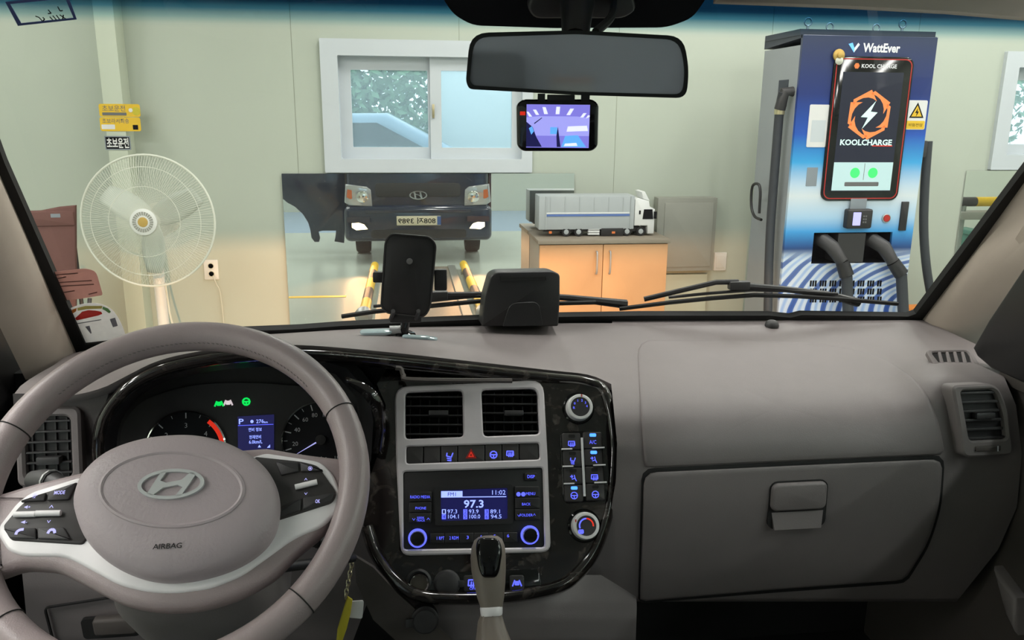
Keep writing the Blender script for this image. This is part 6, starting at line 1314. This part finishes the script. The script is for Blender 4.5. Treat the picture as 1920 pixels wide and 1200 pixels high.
wc = thing('paper_card', 'white paper card with an orange edge reflected in the rear view mirror', 'card', (sum(x_)/4, -0.545, z_))
G().box((min(x_), -0.5495, z_-0.05), (max(x_), -0.546, z1_)).build('sheet', 'white_paper', wc, 0); G().box((min(x_), -0.5495, z1_), (max(x_), -0.545, z1_+0.008)).build('orange_edge', 'orange_paint', wc, 0)
a_ = RV.pt((*RV.uv(1080, 75), -0.022)); b_ = WS.pt((*WS.uv(1082, -10), 0.006))
G().tube([a_, a_.lerp(b_, 0.4)+Vector((0, 0, 0.006)), b_], [0.016, 0.019, 0.024], 14).build('stem', 'black_plastic', rv)
c1 = WS.pt((*WS.uv(1150, -8), 0.01)); c2_ = RV.pt((*RV.uv(1118, 60), -0.012))
G().tube(catmull([c1, c1.lerp(c2_, 0.45)+Vector((0.006, 0, -0.004)), c2_], 6), 0.0052, 8).build('wire', 'black_rubber', rv)
dc = RV.shift(0, 0, 0.004)
cm = thing('camera_screen', 'small dashcam screen hanging under the rear view mirror', 'dashcam', dc.pt((*dc.uv(1046, 284), 0)))
bo_ = px_round([(968, 196, 14), (980, 187, 14), (1112, 187, 14), (1123, 196, 14), (1121, 275, 14), (1110, 284, 14), (980, 284, 14), (969, 274, 14)], n=4)
G(dc).prism(dc.poly(bo_), -0.018, 0.0, 0.004).build('case', 'black_gloss', cm)
for x0, x1 in ((1008, 1022), (1090, 1106)): q = dc.rect(x0, 176, x1, 190); G(dc).box((q[0], q[1], -0.012), (q[2], q[3], -0.002)).build('hanger', 'black_plastic', cm, 0)
q = dc.rect(1026, 178, 1078, 189); G(dc).bbox((q[0], q[1], -0.010), (q[2], q[3], -0.001), 0.001).build('hanger_bar', 'black_plastic', cm)
q = dc.rect(975, 209, 985, 216); G(dc).box((q[0], q[1], 0.0), (q[2], q[3], 0.0008)).build('record_light', 'glow_red', cm, 0)
so_ = dc.rect(987, 196, 1105, 277); W_, H_ = so_[2]-so_[0], so_[3]-so_[1]
def cu_(x): return so_[0]+W_*x
def cv_(y): return so_[1]+H_*(1-y)
sc_ = G(dc).box((so_[0], so_[1], 0.0), (so_[2], so_[3], 0.0006)).build('display', 'screen_violet', cm, 0)
def dpatch(pts, matn, name='screen_picture', w=0.0007): G(dc).add([(cu_(x), cv_(y), w) for x, y in pts], [tuple(range(len(pts)))]).build(name, matn, sc_, 0)
dpatch([(0.0, 0.30), (0.2, 0.27), (0.8, 0.27), (1.0, 0.30), (1.0, 0.72), (0.0, 0.72)], 'screen_lavender')
for pts in ([(0.0, 0.17), (0.03, 0.17), (0.09, 0.28), (0.04, 0.28)], [(0.10, 0.12), (0.15, 0.12), (0.20, 0.24), (0.15, 0.24)], [(0.25, 0.06), (0.30, 0.06), (0.34, 0.22), (0.28, 0.22)], [(0.47, 0.05), (0.53, 0.05), (0.52, 0.22), (0.46, 0.22)], [(0.69, 0.09), (0.75, 0.09), (0.69, 0.24), (0.63, 0.24)], [(0.90, 0.19), (0.95, 0.19), (0.90, 0.29), (0.85, 0.29)], [(0.97, 0.24), (1.0, 0.24), (1.0, 0.28), (0.94, 0.31)]): dpatch(pts, 'screen_white', 'screen_lamp', 0.0009)
dpatch([(0.0, 0.40), (0.10, 0.52), (0.16, 0.75), (0.25, 0.98), (0.0, 0.98)], 'screen_navy', w=0.0009); dpatch([(0.5, 0.50), (0.55, 0.98), (0.49, 0.98), (0.48, 0.72)], 'screen_navy', w=0.0010)
dpatch([(0.38, 0.52), (0.49, 0.52), (0.49, 0.68), (0.38, 0.68)], 'screen_cyan', w=0.0009); dpatch([(0.04, 0.55), (0.09, 0.50), (0.12, 0.62), (0.08, 0.70)], 'screen_cyan', w=0.0010)
dpatch([(0.66, 0.50), (0.96, 0.48), (0.98, 0.60), (0.64, 0.62)], 'screen_white', w=0.0009); dpatch([(0.62, 0.72), (0.82, 0.70), (0.96, 0.98), (0.56, 0.98)], 'screen_cyan', w=0.0011); dpatch([(0.62, 0.90), (0.80, 0.88), (0.82, 0.95), (0.60, 0.96)], 'screen_white', w=0.0012)
dpatch([(0.24, 0.72), (0.46, 0.72), (0.47, 0.98), (0.22, 0.98)], 'screen_violet', w=0.0008); dpatch([(0.12, 0.43), (0.24, 0.30), (0.25, 0.31), (0.13, 0.45)], 'screen_navy', w=0.0010)
# black print patch on the glass behind the mirror
fo = px_round([(812, -40, 10), (833, 0, 10), (850, 25, 16), (885, 46, 20), (1040, 51, 10), (1250, 50, 20), (1298, 32, 20), (1320, 0, 10), (1345, -40, 10)], n=4)
tag(G(WS).prism(WS.poly(fo), 0.0015, 0.0025).build('glass_print', 'ink_black', smooth=0), 'black printed patch on the windscreen behind the mirror stem', 'print')
sb_ = G(WS).prism(WS.poly(px_round([(1000, -30, 8), (1180, -30, 8), (1190, 10, 12), (1165, 26, 12), (1000, 26, 12), (985, 5, 12)], n=3)), 0.003, 0.016, 0.004).build('sensor_cover', 'charcoal_plastic'); tag(sb_, 'dark sensor cover on the printed windscreen patch', 'sensor')
# ================================================================ THINGS ON THE DASHBOARD
# phone holder
PH = facing(at(766, 520, 1.30), 6, -3)
ph = thing('phone_holder', 'black phone holder standing on the dashboard', 'phone holder', at(760, 636, 1.34))
po = px_round([(733, 437, 14), (806, 443, 16), (819, 458, 10), (808, 578, 10), (796, 596, 14), (724, 588, 16), (713, 575, 10), (721, 452, 10)], n=4)
G(PH).prism(PH.poly(po), -0.010, 0.0, 0.003).build('back_plate', 'black_plastic', ph)
G(PH).ring(PH.poly(po), inset(PH.poly(po), 0.0022), -0.001, 0.0015).build('plate_rim', 'charcoal_plastic', ph)
c_ = PH.uv(768, 490); G(PH).lathe([(0.0050, 0.0), (0.0045, 0.002), (0.0, 0.003)], (*c_, 0), 14).build('pad', 'ink_grey', ph)
for x0, x1, y0_, y1_, lb in ((698, 722, 511, 531, 0), (814, 838, 506, 546, 1)):
    q = PH.rect(x0, y0_, x1, y1_); G(PH).bbox((q[0], q[1], -0.024), (q[2], q[3], -0.006), 0.003).build('clamp_arm', 'black_plastic', ph)
for px in (738, 785):
    a_ = PH.uv(px, 586); b_ = PH.uv(px-6, 600); G(PH).tube([(*b_, -0.006), (*a_, 0.004), (a_[0], a_[1]+0.004, 0.012)], 0.0035, 8).build('foot_hook', 'charcoal_plastic', ph)
q = PH.rect(730, 590, 790, 606); G(PH).bbox((q[0], q[1], -0.012), (q[2], q[3], -0.003), 0.003).build('foot_bar', 'black_plastic', ph)
a_ = at(760, 598, 1.32); b_ = at(757, 632, 1.33); G().tube([a_, b_], [0.0078, 0.0070], 12).build('stem', 'black_gloss', ph)
c_ = at(742, 620, 1.33); G().tube([c_-Vector((0.010, 0, 0)), c_+Vector((0.012, 0, 0))], [0.0085, 0.0085], 14).build('lock_knob', 'dusty_metal', ph)
BF2 = facing(at(748, 631, 1.335), 86, 0)
G(BF2).lathe([(0.030, -0.004), (0.028, 0.003), (0.014, 0.008), (0.010, 0.014)], n=24).build('suction_base', 'black_gloss', ph)
for px, py, w_, h_, an in ((705, 622, 0.052, 0.020, 0.0), (780, 632, 0.045, 0.012, -0.2), (800, 634, 0.036, 0.012, -0.35)):
    p = at(px, py, 1.325 if px < 740 else 1.30); f_ = facing(p, 84, 0)
    G(f_).prism([(x*math.cos(an)-y*math.sin(an), x*math.sin(an)+y*math.cos(an)) for x, y in rrect(-w_/2, -h_/2, w_/2, h_/2, h_*0.45)], -0.002, 0.002, 0.001).build('clear_pad', 'holder_clear', ph)
# dark display unit
BX = facing(at(977, 612, 1.375), 6, 0)
du = thing('display_unit', 'black wedge shaped display unit standing on the dashboard', 'display unit', BX.o)
bp_ = px_round([(903, 612, 4), (908, 560, 10), (920, 517, 10), (932, 510, 10), (1036, 508, 8), (1050, 514, 6), (1050, 560, 6), (1047, 612, 4)], n=4)
G(BX).prism(BX.poly(bp_), -0.065, 0.0, 0.003).build('case', 'black_plastic', du)
q = BX.poly([(937, 518), (1023, 517), (1024, 525), (938, 526)]); G(BX).prism(q, 0.0, 0.0006).build('slot_plate', 'seam_dark', du, 0)
for k in range(3): q = BX.rect(939, 518.3+2.6*k, 1022, 519.6+2.6*k); G(BX).box((q[0], q[1], 0.0), (q[2], q[3], 0.0016)).build('slot_bar', 'charcoal_plastic', du, 0)
G(BX).plate(BX.poly(px_round([(942, 612, 3), (956, 568, 14), (1010, 565, 14), (1018, 610, 3)], n=4)), [], 0.0, 0.0018, 0.0008).build('hinge_cover', 'black_plastic', du)
# wipers outside the glass
def wiper(label, arm, blade, w0=-0.03):
    wp = thing('wiper', label, 'wiper', WS.pt((*WS.uv(*arm[0]), w0)), 'windscreen wipers')
    P = [WS.pt((*WS.uv(*p), w0)) for p in arm]; G().tube(P, [0.009]+[0.006]*(len(P)-1), 8).build('arm', 'black_plastic', wp)
    Q = [WS.pt((*WS.uv(*p), w0+0.012)) for p in blade]; G().tube(Q, 0.0042, 6).build('blade', 'black_rubber', wp)
    Q2 = [WS.pt((*WS.uv(p[0], p[1]-4), w0+0.004)) for p in blade[1:-1]]; G().tube(Q2, 0.0030, 6).build('blade_frame', 'black_plastic', wp)
    m_ = len(arm)-1; c_ = P[m_]; G().bbox((c_.x-0.02, c_.y-0.008, c_.z-0.008), (c_.x+0.02, c_.y+0.008, c_.z+0.008), 0.003).build('joint', 'charcoal_plastic', wp)
wiper('wiper blade resting low on the driver side of the glass', [(1180, 592), (1070, 580), (960, 574), (820, 576)], [(640, 607), (700, 598), (760, 592), (830, 585), (900, 578), (1010, 583), (1120, 580)])
wiper('wiper with a raised arm resting on the passenger side of the glass', [(1620, 588), (1560, 572), (1470, 562), (1394, 556)], [(1165, 592), (1260, 580), (1340, 572), (1420, 566), (1500, 568), (1580, 573), (1690, 582)])
wq = [WS.pt((*WS.uv(*p), -0.035)) for p in ((1215, 586), (1300, 566), (1352, 554), (1394, 553))]
tag(G().tube(wq, 0.005, 8).build('wiper_linkage', 'black_plastic'), 'thin black wiper linkage above the passenger side blade', 'wiper')
# stickers on the inside of the glass
fr0 = WS.shift(0, 0, 0.003)
tk1 = thing('phone_number_card', 'blue edged handwritten card in the top corner of the windscreen', 'card', fr0.pt((*fr0.uv(80, 48), 0)))
ko = fr0.poly([(10, 3), (128, -8), (144, 36), (34, 48)]); ki = fr0.poly([(19, 7), (123, -3), (138, 33), (40, 43)])
G(fr0).ring(ko, ki, 0.0, 0.0008).build('card_border', 'blue_border', tk1, 0)
G(fr0).add([(*p, 0.0002) for p in ki], [(0, 1, 2, 3)]).build('card_film', 'card_film', tk1, 0) if 'card_film' in M else None
for (px, py, st_) in ((91, 22, [[(0.2, 0.8), (0.8, -0.4), (-0.3, -0.6)]]), (112, 17, [[(-0.3, 1), (0, -0.6), (0.9, -0.4)]]), (74, 34, [[(-1, 0.8), (0, 0.4), (0.7, -0.9)]]), (82, 36, [[(0, 0.8), (0.4, 0.2), (-0.6, -0.9)]]), (97, 34, [[(-0.4, 0.6), (0.2, -0.5)]]), (103, 33, [[(-0.4, 0.8), (0.3, -0.7)]]), (109, 32, [[(-0.3, 0.8), (0.3, -0.7)]]), (119, 32, [[(-0.9, 0.9), (0.9, -0.8)], [(0.3, 0.9), (-0.4, -0.7)]])): icon(fr0, px, py, st_, 'ink_black', tk1, 0.0035, 0.0008, 'pen_stroke', 0.0007)
pk1 = thing('paper_sticker', 'pinkish printed sticker low on the driver side of the glass', 'sticker', fr0.pt((*fr0.uv(140, 562), 0)))
G(fr0).prism(fr0.poly(px_round([(88, 511, 4), (160, 503, 6), (180, 508, 10), (193, 553, 4), (150, 560, 6), (118, 563, 10), (106, 556, 6)], n=3)), 0.0, 0.0006).build('sheet', 'sticker_pink', pk1, 0)
for k, (x0, x1, y) in enumerate(((102, 146, 513), (106, 124, 520), (108, 172, 527), (112, 176, 534), (116, 140, 546), (166, 182, 549))):
    G(fr0).prism(fr0.poly([(x0, y+1.5), (x1, y-2.5), (x1+0.5, y-0.5), (x0+0.5, y+3)]), 0.0006, 0.0009).build('print_line', 'sticker_brown', pk1, 0)
es = thing('efficiency_sticker', 'white round topped efficiency sticker with a red car print', 'sticker', fr0.pt((*fr0.uv(180, 640), 0)))
eo = px_round([(119, 592, 8), (130, 578, 14), (158, 568, 20), (188, 568, 20), (212, 580, 20), (228, 606, 14), (236, 630, 5), (210, 638, 8), (150, 643, 12), (138, 628, 10)], n=4)
G(fr0).prism(fr0.poly(eo), 0.0, 0.0006).build('sheet', 'sticker_white', es, 0)
arcs = [('red_paint', (124, 603), (124, 593), (134, 600), (134, 594)), ]
def arc_patch(p, matn): G(fr0).prism(fr0.poly(p), 0.0006, 0.0009).build('print_patch', matn, es, 0)
arc_patch([(124, 596), (127, 590), (133, 592), (133, 602), (127, 604)], 'sticker_red'); arc_patch([(127, 589), (136, 580), (144, 577), (143, 583), (135, 588), (133, 592)], 'sticker_orange'); arc_patch([(145, 577), (160, 573), (192, 573), (191, 578), (162, 579), (146, 582)], 'sticker_yellow'); arc_patch([(193, 574), (203, 578), (208, 584), (205, 587), (198, 582), (192, 579)], 'sticker_green')
arc_patch([(141, 596), (148, 590), (154, 584), (166, 581), (180, 582), (190, 584), (192, 588), (184, 591), (158, 597), (144, 600)], 'sticker_red'); arc_patch([(142, 606), (190, 598), (190, 599.5), (142, 607.5)], 'sticker_grey'); arc_patch([(160, 612), (168, 610), (172, 624), (170, 625)], 'sticker_grey'); arc_patch([(206, 598), (216, 595), (221, 610), (212, 613)], 'sticker_grey')
